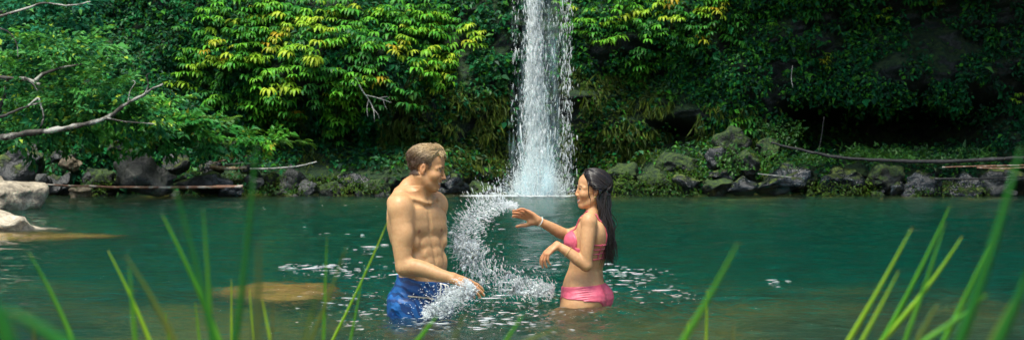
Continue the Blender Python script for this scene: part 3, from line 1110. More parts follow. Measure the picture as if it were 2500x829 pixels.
core = [(-260, 1285, 1322, 0.60), (0, 1275, 1334, 0.54), (100, 1270, 1340, 0.48), (200, 1262, 1350, 0.46), (300, 1258, 1356, 0.44), (400, 1250, 1376, 0.52), (476, 1236, 1394, 0.78)]
wide = [(-260, 1268, 1370, 0.05), (0, 1250, 1395, 0.04), (130, 1246, 1398, 0.02), (300, 1244, 1394, 0.08), (420, 1236, 1398, 0.26), (476, 1212, 1402, 0.50)]
right = [(-260, 1365, 1384, 0.2), (0, 1372, 1388, 0.08), (110, 1374, 1396, 0.30), (190, 1376, 1396, 0.04), (300, 1364, 1394, 0.02), (476, 1350, 1400, 0.42)]
for nm, prof, yd, sd_ in (('falling_water', core, 28.85, 1), ('falling_water', core, 29.1, 2), ('thin_water_veil', wide, 29.3, 3), ('thin_water_veil', wide, 28.7, 5), ('side_stream', right, 29.2, 4)):
    V, Fq, C = fall_sheet(prof, yd, sd_, 1)
    V = V + np.array([0, 0, sd_ * 0.0])
    o = obj(nm, raw_mesh(nm, V, Fq, veil_m if nm == 'thin_water_veil' else fall_m, C), fall)
r = np.random.default_rng(17)
# falling clots of water
n = 17000
py = r.uniform(-220, 470, n)
wv = np.interp(py, [-100, 0, 200, 400, 470], [9, 12, 18, 26, 48])
cxp = np.interp(py, [0, 200, 476], [1304, 1306, 1314])
px = cxp + wv * r.normal(0, 0.62, n)
side = r.uniform(0, 1, n) < 0.05
px = np.where(side, 1384 + r.normal(0, 9, n), px)
px = np.where(r.uniform(0, 1, n) < 0.07, r.uniform(1248, 1394, n), px)
D = 28.75 + r.normal(0, 0.16, n)
P = np.stack([(px - 1250) / F * D, D, H + (HY - py) / F * D], -1)
A = np.stack([r.normal(0, 0.16, n), r.normal(0, 0.1, n), -np.ones(n)], -1)
R = r.lognormal(math.log(0.0040), 0.5, n)
V, Fq = drops(P - FB, A, R * r.uniform(3.0, 12.0, n), R, 3)
obj('falling_drops', raw_mesh('falling_drops', V, Fq, spray_m, None, True), fall)
# splash where it strikes the pool
n = 15000
px = 1312 + 56 * r.normal(0, 0.62, n)
hgt = np.abs(r.normal(0, 1, n)) * np.interp(np.abs(px - 1312), [0, 60, 130], [0.50, 0.26, 0.05])
D = 28.45 + r.normal(0, 0.22, n)
P = np.stack([(px - 1250) / F * D, D, hgt + 0.0], -1)
A = np.stack([(px - 1312) / 70 + r.normal(0, 0.4, n), r.normal(-0.3, 0.3, n), np.abs(r.normal(0.8, 0.4, n))], -1)
R = r.lognormal(math.log(0.0023), 0.6, n)
V, Fq = drops(P - FB, A, R * r.uniform(1.2, 3.6, n), R, 4)
obj('splash', raw_mesh('splash', V, Fq, spray_m, None, True), fall)
# white foam on the water at its foot
n = 1500
px = np.where(r.uniform(0, 1, n) < 0.8, 1305 + 62 * r.normal(0, 0.7, n), 1190 + 40 * r.normal(0, 0.6, n))
D = 28.2 + r.normal(0, 0.22, n)
P = np.stack([(px - 1250) / F * D, D, np.full(n, 0.012)], -1)
R = np.minimum(r.lognormal(math.log(0.016), 0.5, n), 0.03)
V, Fq = drops(P - FB, np.tile([[1., 0, 0]], (n, 1)), R * 2.0, R, 5)
V[:, 2] = V[:, 2] * 0.25 + 0.004
obj('foam', raw_mesh('foam', V, Fq, spray_m, None, True), fall)
# ================================================================== trees on the left bank
tree_bark = bark_material('tree_bark', (0.022, 0.020, 0.016), (0.085, 0.075, 0.058), (0.42, 0.42, 0.36), 0.6)
twig_dark = bark_material('dark_branch', (0.012, 0.011, 0.010), (0.05, 0.045, 0.038), (0.3, 0.3, 0.26), 0.25)


def crown_mesh(blobs, seed, size, cols, n_per=1.0):
    """blobs: photo x, y, rx, ry (pixels), D, leaf count; leaves gathered in flat sprays along short twigs"""
    r = np.random.default_rng(seed)
    out = []
    for (cx, cy, rx, ry, D, n) in blobs:
        n = int(n * n_per)
        ns = max(3, n // 34)
        c = at(cx, cy, D)
        sx, sz = rx / F * D, ry / F * D
        for k in range(ns):
            q = r.normal(0, 0.5, 3)
            sc = c + q * np.array([sx, max(sx, sz) * 0.8, sz])
            dirn = unit(q * np.array([1, 0.6, 0.3]) + r.normal(0, 0.5, 3) + np.array([0.25, -0.2, 0]))
            m = int(max(6, n // ns) * 1.25)
            tt = r.uniform(0, 1, m)
            side = r.normal(0, 1, (m, 3)) * np.array([1, 1, 0.22])
            spray = 0.32 * (sx / 0.6) ** 0.3
            P = sc + dirn * (tt * spray * 1.6)[:, None] + side * (spray * 0.28 * (1.1 - 0.6 * tt))[:, None]
            A = unit(dirn + side * 0.8 + np.array([0, 0, -0.25]))
            NN = unit(np.array([0, -0.45, 0.9]) + r.normal(0, 0.4, (m, 3)))
            L = size * r.lognormal(0, 0.25, m)
            g = np.clip(0.35 + 0.5 * q[2] + r.normal(0, 0.28, m) * 0.6 + r.normal(0, 0.25), 0, 1)[:, None]  # higher sprays lighter: highlights at the tops put into the leaf colour
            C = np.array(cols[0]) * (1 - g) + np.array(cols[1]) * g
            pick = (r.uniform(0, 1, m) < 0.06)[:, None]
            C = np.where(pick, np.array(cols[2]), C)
            out.append(leaves(P, A, NN, L, L * r.uniform(0.46, 0.62, m), C))
    return cat(out)


def limb(root, name, pts, D, r0, r1, mat, n=8, seed=0, label=None):
    D = D if isinstance(D, (list, tuple)) else [D] * len(pts)
    P = spline([at(a, b, d) for (a, b), d in zip(pts, D)], 6 * len(pts))
    V, Fq = tube(P, np.linspace(r0, r1, len(P)) * (1 + 0.12 * np.sin(np.arange(len(P)) * 1.3)), n, 0.4, seed)
    o = obj(name, raw_mesh(name, V - np.array(root.location), Fq, mat), root)
    if label:
        o['label'] = label
    return o


def trunk_of(root, px, D, ztop, r0, mat, lean=0.3):
    b = np.array(root.location)
    P = spline([b + np.array([0, 0, -0.4]), b + np.array([lean * 0.3, 0, ztop * 0.4]), b + np.array([lean, -0.1, ztop])], 14)
    V, Fq = tube(P, np.linspace(r0, r0 * 0.5, 14), 12, 0.3, 3)
    return obj('trunk', raw_mesh('trunk', V - b, Fq, mat), root)


# tree with the pale crooked branches reaching over the rocks
b0 = at(-190, 430, 24.0)
tA = thing('tree', 'tree with pale lichened branches reaching in over the rocks from the left', 'tree', (b0[0], 24.0, 0.25))
trunk_of(tA, -190, 24, 3.0, 0.16, tree_bark, 0.25)
limb(tA, 'branch', [(-185, 395), (-90, 352), (0, 336), (60, 326), (140, 316), (200, 304), (262, 288), (300, 258), (345, 235), (372, 216), (397, 205)], [24.0, 23.6, 23, 23, 22.9, 22.8, 22.8, 22.7, 22.7, 22.6, 22.6], 0.060, 0.012, tree_bark, 10, 1, 'longest pale branch, bending up at its tip')
limb(tA, 'branch', [(-175, 225), (-80, 192), (0, 189), (60, 194), (98, 206)], [24, 23.5, 23.2, 23.2, 23.2], 0.045, 0.026, tree_bark, 8, 2, 'thick pale branch ending in a fork')
limb(tA, 'branch', [(86, 197), (112, 178), (150, 166), (204, 156)], 23.2, 0.032, 0.012, tree_bark, 7, 3)
limb(tA, 'branch', [(-170, 330), (-60, 300), (0, 286), (60, 262), (118, 246)], [24, 23.4, 23, 23, 23], 0.035, 0.010, twig_dark, 7, 4)
limb(tA, 'branch', [(66, 262), (92, 240), (101, 262), (106, 285), (100, 308)], 22.9, 0.017, 0.012, tree_bark, 6, 5, 'short white crooked twig')
limb(tA, 'branch', [(60, 190), (78, 202), (92, 222)], 23.1, 0.022, 0.008, twig_dark, 6, 6)
limb(tA, 'branch', [(352, 232), (362, 208), (358, 186), (366, 178)], 22.6, 0.012, 0.005, tree_bark, 5, 7)
limb(tA, 'branch', [(312, 252), (318, 222), (330, 202), (322, 196)], 22.7, 0.010, 0.004, tree_bark, 5, 8)
limb(tA, 'branch', [(262, 288), (300, 296), (345, 300), (380, 302)], 22.7, 0.014, 0.006, tree_bark, 5, 9)
limb(tA, 'branch', [(-160, 40), (-60, 48), (0, 40), (60, 22), (110, 8), (170, 14), (222, 4)], [24, 23, 22.5, 22.4, 22.4, 22.3, 22.3], 0.028, 0.008, tree_bark, 7, 10, 'high thin pale branch along the top edge')
limb(tA, 'branch', [(-10, 66), (20, 78), (40, 105), (44, 140)], 22.6, 0.014, 0.006, tree_bark, 5, 11)
GRA = [(0.012, 0.14, 0.05), (0.14, 0.48, 0.08), (0.40, 0.58, 0.06)]
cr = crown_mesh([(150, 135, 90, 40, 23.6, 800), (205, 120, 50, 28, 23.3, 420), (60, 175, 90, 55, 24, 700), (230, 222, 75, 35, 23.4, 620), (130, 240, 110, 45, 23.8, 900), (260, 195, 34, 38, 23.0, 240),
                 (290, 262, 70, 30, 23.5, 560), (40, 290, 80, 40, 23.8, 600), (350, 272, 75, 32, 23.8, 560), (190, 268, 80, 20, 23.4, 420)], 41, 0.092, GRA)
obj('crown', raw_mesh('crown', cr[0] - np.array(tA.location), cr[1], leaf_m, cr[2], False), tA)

b1 = at(-330, 430, 25.5)
tB = thing('tree', 'blue-green leafy tree filling the top left corner', 'tree', (b1[0], 25.6, 0.3))
trunk_of(tB, -330, 25.6, 3.4, 0.2, twig_dark, 0.5)
limb(tB, 'branch', [(-300, 60), (-150, 40), (0, 30), (120, 40)], 25.4, 0.06, 0.015, twig_dark, 7, 21)
limb(tB, 'branch', [(-300, 140), (-150, 110), (-20, 115), (60, 140), (90, 160)], 25.2, 0.05, 0.012, twig_dark, 7, 22)
limb(tB, 'branch', [(-20, 330), (5, 250), (20, 180), (26, 120)], 25.0, 0.05, 0.02, twig_dark, 7, 23)
GRB = [(0.008, 0.12, 0.065), (0.06, 0.40, 0.19), (0.18, 0.50, 0.12)]
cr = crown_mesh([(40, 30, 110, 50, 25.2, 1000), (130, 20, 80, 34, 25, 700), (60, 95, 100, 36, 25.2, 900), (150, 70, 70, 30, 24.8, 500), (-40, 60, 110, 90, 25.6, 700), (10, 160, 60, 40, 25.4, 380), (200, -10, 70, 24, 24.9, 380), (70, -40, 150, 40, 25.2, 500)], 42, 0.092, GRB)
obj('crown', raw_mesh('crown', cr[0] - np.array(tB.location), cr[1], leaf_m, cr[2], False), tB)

# ---- shrubs and ferns along the left bank
def shrub(px, py, rx, ry, D, n, seed, cols, label, size=0.11, name='shrub', cat_='shrub'):
    base = at(px, py + ry, D)
    root = thing(name, label, cat_, base)
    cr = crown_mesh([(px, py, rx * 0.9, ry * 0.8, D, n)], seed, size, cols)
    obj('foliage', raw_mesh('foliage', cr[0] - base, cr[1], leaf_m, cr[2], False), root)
    rr = np.random.default_rng(seed)
    parts = []
    for k in range(5):
        tip = at(px + rr.uniform(-0.6, 0.6) * rx, py - rr.uniform(0, 0.5) * ry, D + rr.uniform(-.2, .2)) - base
        parts.append(tube(spline([np.zeros(3) + rr.normal(0, 0.02, 3), tip * 0.5 + rr.normal(0, 0.03, 3), tip], 6), np.linspace(0.012, 0.004, 6), 5))
    V, Fq = join(parts)
    obj('stem', raw_mesh('stem', V, Fq, twig_dark), root)
    return root


SG = [(0.035, 0.22, 0.03), (0.16, 0.50, 0.04), (0.34, 0.38, 0.04)]
SD = [(0.015, 0.15, 0.04), (0.06, 0.32, 0.05), (0.12, 0.24, 0.03)]
for i, (px, py, rx, ry, D, n, cols, lab) in enumerate([
    (60, 318, 70, 26, 25.5, 420, SD, 'dark leafy shrub under the longest pale branch, at the left edge'),
    (170, 305, 60, 30, 26.0, 480, SG, 'bright shrub right under the longest pale branch'),
    (245, 308, 60, 26, 26.2, 420, SG, 'bright shrub left of the flat-topped dark boulder'),
    (330, 290, 60, 30, 26.6, 520, SG, 'bright green shrub above the flat-topped dark boulder'),
    (400, 308, 60, 36, 27.0, 600, SG, 'shrub with glossy bright leaves above the biggest grey boulder'),
    (450, 300, 46, 34, 27.4, 420, SD, 'dark green shrub behind the glossy bright one'),
    (385, 345, 36, 18, 27.2, 260, SD, 'small dark shrub drooping onto the biggest grey boulder'),
    (490, 335, 50, 28, 27.8, 380, SD, 'low green shrub above the dark boulders, middle of the left bank'),
    (560, 345, 46, 22, 28.4, 300, SD, 'low spreading shrub right of the middle of the left bank'),
    (630, 345, 46, 22, 28.6, 280, SG, 'small bright shrub above the leaning dark boulder'),
]):
    shrub(px, py, rx, ry, D, n, 500 + i, cols, lab)


def fern_mesh(seed, cols, nf=9):
    r = np.random.default_rng(seed)
    parts = []
    for k in range(nf):
        az = 2 * math.pi * (k + r.uniform(-.3, .3)) / nf
        d = unit(np.array([math.cos(az), math.sin(az), r.uniform(0.7, 1.5)]))
        L = r.uniform(0.35, 0.55)
        c = np.array(cols[0]) + (np.array(cols[1]) - np.array(cols[0])) * r.uniform(0, 1)
        cur = d.copy()
        q = np.zeros(3)
        ns = 11
        for i in range(ns):
            f = i / ns
            s = unit(np.cross(cur, (0, 0, 1)))
            wv = L * 0.24 * math.sin(math.pi * (0.15 + 0.83 * f))
            for sg in (-1, 1):
                V, Fq, C = leaves(np.array([q]), np.array([s * sg + cur * 0.35]), np.array([np.cross(s, cur)]), np.array([wv]), np.array([L / ns * 0.8]), np.array([c]), 0.1)
                parts.append((V, Fq, C))
            q = q + cur * L / ns
            cur = unit(cur + np.array([0, 0, -0.16]))
    return cat(parts)


FERN = [raw_mesh('fern', *(lambda a: (a[0], a[1]))(fm), leaf_m, fm[2], False) for fm in (fern_mesh(700 + k, [(0.03, 0.13, 0.02), (0.12, 0.28, 0.025)]) for k in range(5))]
rnd = random.Random(31)
for i, (px, py, D) in enumerate([(690, 350, 28.8), (650, 365, 28.8), (590, 372, 28.7), (530, 360, 28.3), (470, 362, 27.9), (330, 345, 27.4), (280, 318, 27.2), (210, 350, 27.2), (150, 352, 27.0), (110, 345, 26.6),
                                 (740, 352, 29), (560, 300, 29.0), (500, 290, 28.8), (610, 330, 28.9), (430, 350, 27.8), (245, 352, 27.3)]):
    o = obj('fern', FERN[i % 5], None, at(px, py, D))
    s = rnd.uniform(0.6, 1.0)
    o.scale = (s, s, s)
    o.rotation_euler = (0.25, 0, rnd.uniform(0, 6))
    tag(o, 'small arching green fern among the shrubs of the left bank', 'fern', 'ferns on the left bank')

# ================================================================== grass blades close to the lens
blade_m = {}
for key, c0, c1 in (('green', (0.05, 0.28, 0.012), (0.14, 0.44, 0.02)), ('lime', (0.18, 0.44, 0.015), (0.38, 0.60, 0.03)), ('deep', (0.010, 0.16, 0.012), (0.03, 0.26, 0.02)),
                    ('rust', (0.07, 0.19, 0.022), (0.20, 0.20, 0.03)), ('dull', (0.07, 0.13, 0.03), (0.16, 0.19, 0.06))):
    t = NT('grass_' + key)
    nz = t.noise(1.0, 4, 0.6, t.coords((14, 14, 3)))
    a = t.n('ShaderNodeAttribute', {'attribute_name': 'tint'})
    c = t.mixc(1.0, t.ramp(nz.outputs[0], [(0.3, c0), (0.7, c1)]).outputs[0], a.outputs['Color'], 'MULTIPLY')
    p = t.n('ShaderNodeBsdfPrincipled', Base_Color=c, Roughness=0.4)
    tl = t.n('ShaderNodeBsdfTranslucent', Color=c)
    mx = t.n('ShaderNodeMixShader', Fac=0.45)
    t.t.links.new(p.outputs[0], mx.inputs[1])
    t.t.links.new(tl.outputs[0], mx.inputs[2])
    blade_m[key] = t.done(mx)


def blade(tip, bot, D, wpx, key, label, bend=0.0, group=None, rusttip=True):
    """tip and bot: photo pixels; the blade runs on below the frame to the bank"""
    T = at(*tip, D)
    Bt = at(*bot, D)
    d = Bt - T
    s1 = 1.0
    q = Bt + d * 0.25 + np.array([0, 0, -0.05])
    gz = float(ground_z(np.array([q[0]]), np.array([q[1]]))[0]) - 0.02
    foot = np.array([Bt[0] + (Bt[0] - T[0]) * 0.35, D - 0.03, min(gz, Bt[2] - 0.05)])
    tt = np.linspace(0, 1, 20)[:, None]
    up_ = T + d * tt + np.array([[bend * wpx / F * D, 0, 0]]) * (4 * tt * (1 - tt)) * 0.9
    q1 = Bt + unit(d) * 0.5 * np.linalg.norm(foot - Bt)
    t2 = np.linspace(0, 1, 10)[1:, None]
    lo_ = Bt * (1 - t2) ** 2 + q1 * 2 * t2 * (1 - t2) + foot * t2 ** 2
    P = np.concatenate([up_, lo_])[::-1]
    n = len(P)
    wd = 0.86 * wpx / F * D
    f = np.concatenate([np.linspace(0, 0.35, 9), np.linspace(0.35, 1, 20)])
    prof = np.minimum(1, (1.0 - f) ** 0.45 * 1.15 + 0.08) * (0.85 + 0.15 * (1 - f))
    V, C = [], []
    for i in range(n):
        t_ = unit(P[min(i + 1, n - 1)] - P[max(i - 1, 0)])
        s = unit(np.cross(t_, (0.15, -1, 0.1)))
        nn = np.cross(s, t_)
        hw = wd * 0.5 * prof[i]
        V += [P[i] - s * hw, P[i] + nn * hw * 0.35, P[i] + s * hw, P[i] - nn * hw * 0.25]
        rt = sstep(0.965, 1.0, f[i]) if rusttip else 0.0
        C += [np.array([1, 1, 1]) * (1 - rt) + np.array([1.9, 0.75, 0.9]) * rt] * 4
    Fq = []
    for i in range(n - 1):
        for j in range(4):
            Fq.append((i * 4 + j, i * 4 + (j + 1) % 4, i * 4 + 4 + (j + 1) % 4, i * 4 + 4 + j))
    Fq += [(0, 3, 2, 1), ((n - 1) * 4, (n - 1) * 4 + 1, (n - 1) * 4 + 2, (n - 1) * 4 + 3)]
    V = np.array(V)
    o = obj('grass_blade', raw_mesh('grass_blade', V - foot, Fq, blade_m[key], np.array(C)), None, foot)
    return tag(o, label, 'grass blade', group)


BL = [
    ((68, 612), (178, 829), 1.5, 15, 'green', 'leaning green grass blade, leftmost of those standing clear of the corner', 0.4),
    ((263, 610), (365, 829), 1.9, 14, 'lime', 'lime grass blade with a thin sharp tip in the left group', 0.3),
    ((305, 622), (425, 829), 1.15, 19, 'rust', 'blurred rust-spotted grass blade beside the lime one', 0.3),
    ((315, 650), (330, 829), 1.4, 14, 'green', 'upright green grass blade at the foot of the lime one', 0),
    ((395, 522), (535, 829), 1.6, 18, 'green', 'tall green grass blade with a pale blunt tip in the left group', 0.3),
    ((425, 452), (520, 829), 1.05, 17, 'deep', 'dark blurred grass blade crossing behind the blunt-tipped one', 0.3),
    ((495, 505), (517, 829), 1.3, 13, 'green', 'upright narrow grass blade between the two crossing ones', 0.1),
    ((626, 350), (574, 829), 1.0, 19, 'deep', 'tallest dark blurred grass blade of the left group, reaching the rocks', 0.2),
    ((634, 585), (626, 829), 0.85, 22, 'dull', 'faint dull grass blade with a soft brown tip, right of the tallest one', 0),
    ((565, 680), (565, 829), 2.4, 7, 'lime', 'thin upright yellow-green blade in front of the golden rock', 0),
    ((609, 702), (618, 829), 2.2, 7, 'lime', 'thin yellow-green blade just right of the tallest dark one', 0),
    ((640, 728), (660, 829), 2.0, 9, 'lime', 'short yellow-green blade leaning, below the golden rock', 0),
    ((668, 725), (664, 829), 1.6, 9, 'dull', 'short dull upright blade below the golden rock', 0),
    ((476, 735), (487, 829), 2.0, 8, 'green', 'short green blade between the lime group and the blunt-tipped blade', 0),
    ((405, 760), (412, 829), 2.0, 8, 'green', 'short upright green blade left of the blunt-tipped blade', 0),
    ((75, 762), (84, 829), 1.3, 12, 'dull', 'short dull blade near the lower left corner', 0),
    ((798, 575), (790, 829), 1.9, 9, 'green', 'thin upright green blade left of the man, over the white glint flecks', 0),
    ((845, 602), (760, 829), 1.4, 11, 'rust', 'blurred brownish blade leaning right beside the thin upright one', 0.2),
    ((948, 536), (812, 829), 2.8, 9, 'lime', 'sharp yellow-green blade leaning towards the man\'s back', 0.5),
    ((884, 682), (856, 829), 2.2, 8, 'green', 'short green blade under the sharp leaning one', 0),
    ((774, 715), (745, 829), 1.0, 13, 'rust', 'blurred brown blade low in front of the golden rock end', 0),
    ((1068, 770), (1020, 829), 1.6, 14, 'green', 'blurred green blade tip below the man\'s shorts', 0),
    ((1135, 762), (1108, 829), 1.2, 13, 'dull', 'faint blade tip below the man\'s hand', 0),
    ((1278, 765), (1236, 829), 1.4, 11, 'green', 'thin leaning blade tip between the two bathers', 0),
    ((1362, 800), (1290, 829), 1.3, 11, 'rust', 'short brown-tipped blade lying low below the woman', 0),
    ((1803, 590), (1668, 829), 1.1, 19, 'green', 'blurred leaning green blade right of the woman', 0.2),
    ((1727, 705), (1724, 829), 1.9, 8, 'lime', 'thin upright lime blade crossing the blurred leaning one', 0),
    ((1680, 785), (1675, 829), 1.9, 8, 'lime', 'short upright lime blade at the foot of the blurred leaning one', 0),
    ((1791, 785), (1791, 829), 1.5, 10, 'dull', 'short faint blade right of the blurred leaning one', 0),
    ((2228, 553), (2072, 829), 1.6, 16, 'lime', 'leftmost tall lime blade of the right group', 0.2),
    ((2322, 497), (2155, 829), 1.6, 18, 'green', 'tallest sharp green blade of the right group, with a rusty tip', 0.3),
    ((2308, 542), (2210, 829), 1.4, 14, 'green', 'green blade directly behind the tallest sharp one', 0.2),
    ((2350, 575), (2155, 829), 1.6, 18, 'lime', 'lime blade crossing in front of the right group', 0.6),
    ((2195, 660), (2105, 829), 1.45, 13, 'lime', 'shorter blade with a brown tip between the two leftmost of the right group', 0.1),
    ((2418, 590), (2305, 829), 1.3, 17, 'green', 'soft green blade right of the crossing lime blade', 0.1),
    ((2494, 355), (2345, 829), 0.8, 36, 'deep', 'broad blurred dark green blade rising along the right edge', 0.2),
    ((2412, 715), (2260, 829), 1.2, 18, 'green', 'green blade bending low under the broad blurred one', 0.5),
    ((2290, 738), (2240, 829), 1.15, 16, 'rust', 'blurred rust-coloured blade in the right group', 0),
    ((2530, 610), (2440, 829), 0.8, 34, 'deep', 'broad blurred blade in the lower right corner', 0.1),
    ((2470, 735), (2420, 829), 0.9, 20, 'rust', 'blurred brown blade beside the lower right corner', 0),
]
for b in BL:
    blade(*b[:6], bend=b[6])
for k, (tip, bot, D, wpx) in enumerate([((10, 752), (150, 845), 0.6, 50), ((-60, 700), (20, 840), 0.6, 60), ((60, 790), (190, 850), 0.62, 40)]):
    blade(tip, bot, D, wpx, 'deep', 'out-of-focus green grass blade filling the lower left corner', 0.3, 'blurred blades in the lower left corner', False)
# ================================================================== figures: one continuous surface each, grown from a distance field
class Field:
    def __init__(self, lo, hi, h):
        self.lo = np.array(lo, float)
        self.h = h
        self.n = np.ceil((np.array(hi) - self.lo) / h).astype(int) + 1
        self.f = np.full(self.n, 0.5, np.float32)

    def box(self, lo, hi):
        a = np.clip(np.floor((np.array(lo) - self.lo) / self.h).astype(int), 0, self.n - 1)
        b = np.clip(np.ceil((np.array(hi) - self.lo) / self.h).astype(int) + 1, 1, self.n)
        sl = tuple(slice(i, j) for i, j in zip(a, b))
        ax = [((np.arange(i, j) * self.h + self.lo[k]).astype(np.float32)) for k, (i, j) in enumerate(zip(a, b))]
        return sl, ax

    def merge(self, sl, d, k, op='u'):
        f = self.f[sl]
        d = d.astype(np.float32)
        if op == 'u':
            hh = np.clip(0.5 + 0.5 * (f - d) / k, 0, 1)
            self.f[sl] = f * (1 - hh) + d * hh - k * hh * (1 - hh)
        else:                                   # carve d out
            hh = np.clip(0.5 - 0.5 * (f + d) / k, 0, 1)
            self.f[sl] = f * (1 - hh) - d * hh + k * hh * (1 - hh)

    def ell(self, c, r, k=0.015, R=None, op='u'):
        c = np.array(c, float)
        r = np.array(r, float)
        R = np.eye(3) if R is None else np.array(R, float)      # rows: local axes
        ext = np.abs(R.T) @ r + 0.03 + k
        sl, (X, Y, Z) = self.box(c - ext, c + ext)
        X = X[:, None, None] - c[0]
        Y = Y[None, :, None] - c[1]
        Z = Z[None, None, :] - c[2]
        q = [R[i, 0] * X + R[i, 1] * Y + R[i, 2] * Z for i in range(3)]
        k0 = np.sqrt(sum((q[i] / r[i]) ** 2 for i in range(3)))
        k1 = np.sqrt(sum((q[i] / r[i] ** 2) ** 2 for i in range(3))) + 1e-6
        self.merge(sl, k0 * (k0 - 1) / k1, k, op)

    def limb(self, pts, rad, k=0.012, op='u', flat=None, n=0):
        """round tapered chain; flat = (axis, factor) squeezes it along an axis"""
        P = np.array(pts, float)
        R = np.array(rad, float)
        if n:
            tt = np.linspace(0, len(P) - 1, n)
            R = np.interp(tt, np.arange(len(R)), R)
            P = spline(P, n)
        m = R.max() + 0.03 + k
        sl, (X, Y, Z) = self.box(P.min(0) - m, P.max(0) + m)
        X = X[:, None, None]
        Y = Y[None, :, None]
        Z = Z[None, None, :]
        best = None
        for i in range(len(P) - 1):
            a, b = P[i], P[i + 1]
            ba = b - a
            L2 = ba @ ba + 1e-9
            px, py, pz = X - a[0], Y - a[1], Z - a[2]
            t_ = np.clip((px * ba[0] + py * ba[1] + pz * ba[2]) / L2, 0, 1)
            dx, dy, dz = px - ba[0] * t_, py - ba[1] * t_, pz - ba[2] * t_
            if flat is not None:
                ax, fac = flat
                s = (dx * ax[0] + dy * ax[1] + dz * ax[2]) * (fac - 1)
                dx, dy, dz = dx + s * ax[0], dy + s * ax[1], dz + s * ax[2]
            d = np.sqrt(dx * dx + dy * dy + dz * dz) - (R[i] + (R[i + 1] - R[i]) * t_)
            best = d if best is None else np.minimum(best, d)
        self.merge(sl, best, k, op)

    def loft(self, rows, fwd, lef, k=0.02, ex=2.25):
        """rows: (z, cx, cy, half across, half front, half back); stacked rounded sections"""
        A = np.array(sorted(rows), float)
        zz = np.linspace(A[0, 0], A[-1, 0], 160)
        m = A[:, 3:6].max() + 0.05
        sl, (X, Y, Z) = self.box((A[:, 1].min() - m, A[:, 2].min() - m, A[0, 0] - 0.03), (A[:, 1].max() + m, A[:, 2].max() + m, A[-1, 0] + 0.03))

        def itp(j):                              # smooth interpolation in z
            v = np.interp(zz, A[:, 0], A[:, j])
            ker = np.hanning(15)
            ker /= ker.sum()
            return np.interp(Z, zz, np.convolve(np.pad(v, 7, 'edge'), ker, 'valid'))
        cx, cy, a, bf, bb = (itp(j)[None, None, :] for j in range(1, 6))
        dx = X[:, None, None] - cx
        dy = Y[None, :, None] - cy
        u_ = np.abs(dx * lef[0] + dy * lef[1])
        v_ = dx * fwd[0] + dy * fwd[1]
        b = np.where(v_ > 0, bf, bb)
        rho = ((u_ / a) ** ex + (np.abs(v_) / b) ** ex) ** (1 / ex)
        d = (rho - 1) * np.minimum(a, b) * 0.92
        dz = np.maximum(A[0, 0] - Z, Z - A[-1, 0])[None, None, :]
        self.merge(sl, np.maximum(d, dz), k)

    # ---- sampling
    def val(self, P):
        q = (np.asarray(P) - self.lo) / self.h
        q = np.clip(q, 0, self.n - 1.001)
        i = np.floor(q).astype(int)
        f = q - i
        r = 0
        for dx in (0, 1):
            for dy in (0, 1):
                for dz in (0, 1):
                    wt_ = (f[..., 0] if dx else 1 - f[..., 0]) * (f[..., 1] if dy else 1 - f[..., 1]) * (f[..., 2] if dz else 1 - f[..., 2])
                    r = r + wt_ * self.f[i[..., 0] + dx, i[..., 1] + dy, i[..., 2] + dz]
        return r

    def grad(self, P):
        e = self.h
        return unit(np.stack([self.val(P + np.eye(3)[k] * e) - self.val(P - np.eye(3)[k] * e) for k in range(3)], -1))

    def snap(self, P, off=0.0, it=8):
        P = np.array(P, float)
        for _ in range(it):
            P = P - (self.val(P) - off)[..., None] * self.grad(P)
        return P


def surface_nets(f, lo, h):
    """quads of the zero surface of a grid field (negative inside)"""
    S = f < 0
    nx, ny, nz = f.shape
    c = S[:-1, :-1, :-1].astype(np.int8)
    tot = np.zeros_like(c)
    for dx in (0, 1):
        for dy in (0, 1):
            for dz in (0, 1):
                tot += S[dx:nx - 1 + dx, dy:ny - 1 + dy, dz:nz - 1 + dz]
    cells = np.argwhere((tot > 0) & (tot < 8))
    idx = np.full(tot.shape, -1, np.int32)
    idx[cells[:, 0], cells[:, 1], cells[:, 2]] = np.arange(len(cells))
    corner = np.array([(x, y, z) for x in (0, 1) for y in (0, 1) for z in (0, 1)])
    vals = np.stack([f[cells[:, 0] + a, cells[:, 1] + b, cells[:, 2] + d] for a, b, d in corner], 1)
    acc = np.zeros((len(cells), 3))
    cnt = np.zeros(len(cells))
    for i in range(8):
        for j in range(i + 1, 8):
            if np.abs(corner[i] - corner[j]).sum() == 1:
                a, b = vals[:, i], vals[:, j]
                x = (a < 0) != (b < 0)
                t_ = np.where(x, a / np.where(x, a - b, 1), 0)
                p_ = corner[i] + t_[:, None] * (corner[j] - corner[i])
                acc += np.where(x[:, None], p_, 0)
                cnt += x
    V = (cells + acc / cnt[:, None]) * h + lo
    quads = []
    for ax in range(3):
        o = [(1, 0, 0), (0, 1, 0), (0, 0, 1)][ax]
        A = S[:nx - o[0], :ny - o[1], :nz - o[2]]
        B = S[o[0]:, o[1]:, o[2]:]
        e = np.argwhere(A != B)
        u_, v_ = [(1, 2), (2, 0), (0, 1)][ax]
        ok = (e[:, u_] > 0) & (e[:, v_] > 0) & (e[:, u_] < tot.shape[u_]) & (e[:, v_] < tot.shape[v_]) & (e[:, ax] < tot.shape[ax])
        e = e[ok]
        U = np.zeros(3, int)
        U[u_] = 1
        W = np.zeros(3, int)
        W[v_] = 1
        q = np.stack([idx[tuple((e - U - W).T)], idx[tuple((e - W).T)], idx[tuple(e.T)], idx[tuple((e - U).T)]], 1)
        inside = A[tuple(e.T)]
        q = np.where(inside[:, None], q, q[:, ::-1])
        quads.append(q)
    Q = np.concatenate(quads)
    Q = Q[(Q >= 0).all(1)]
    return V, Q


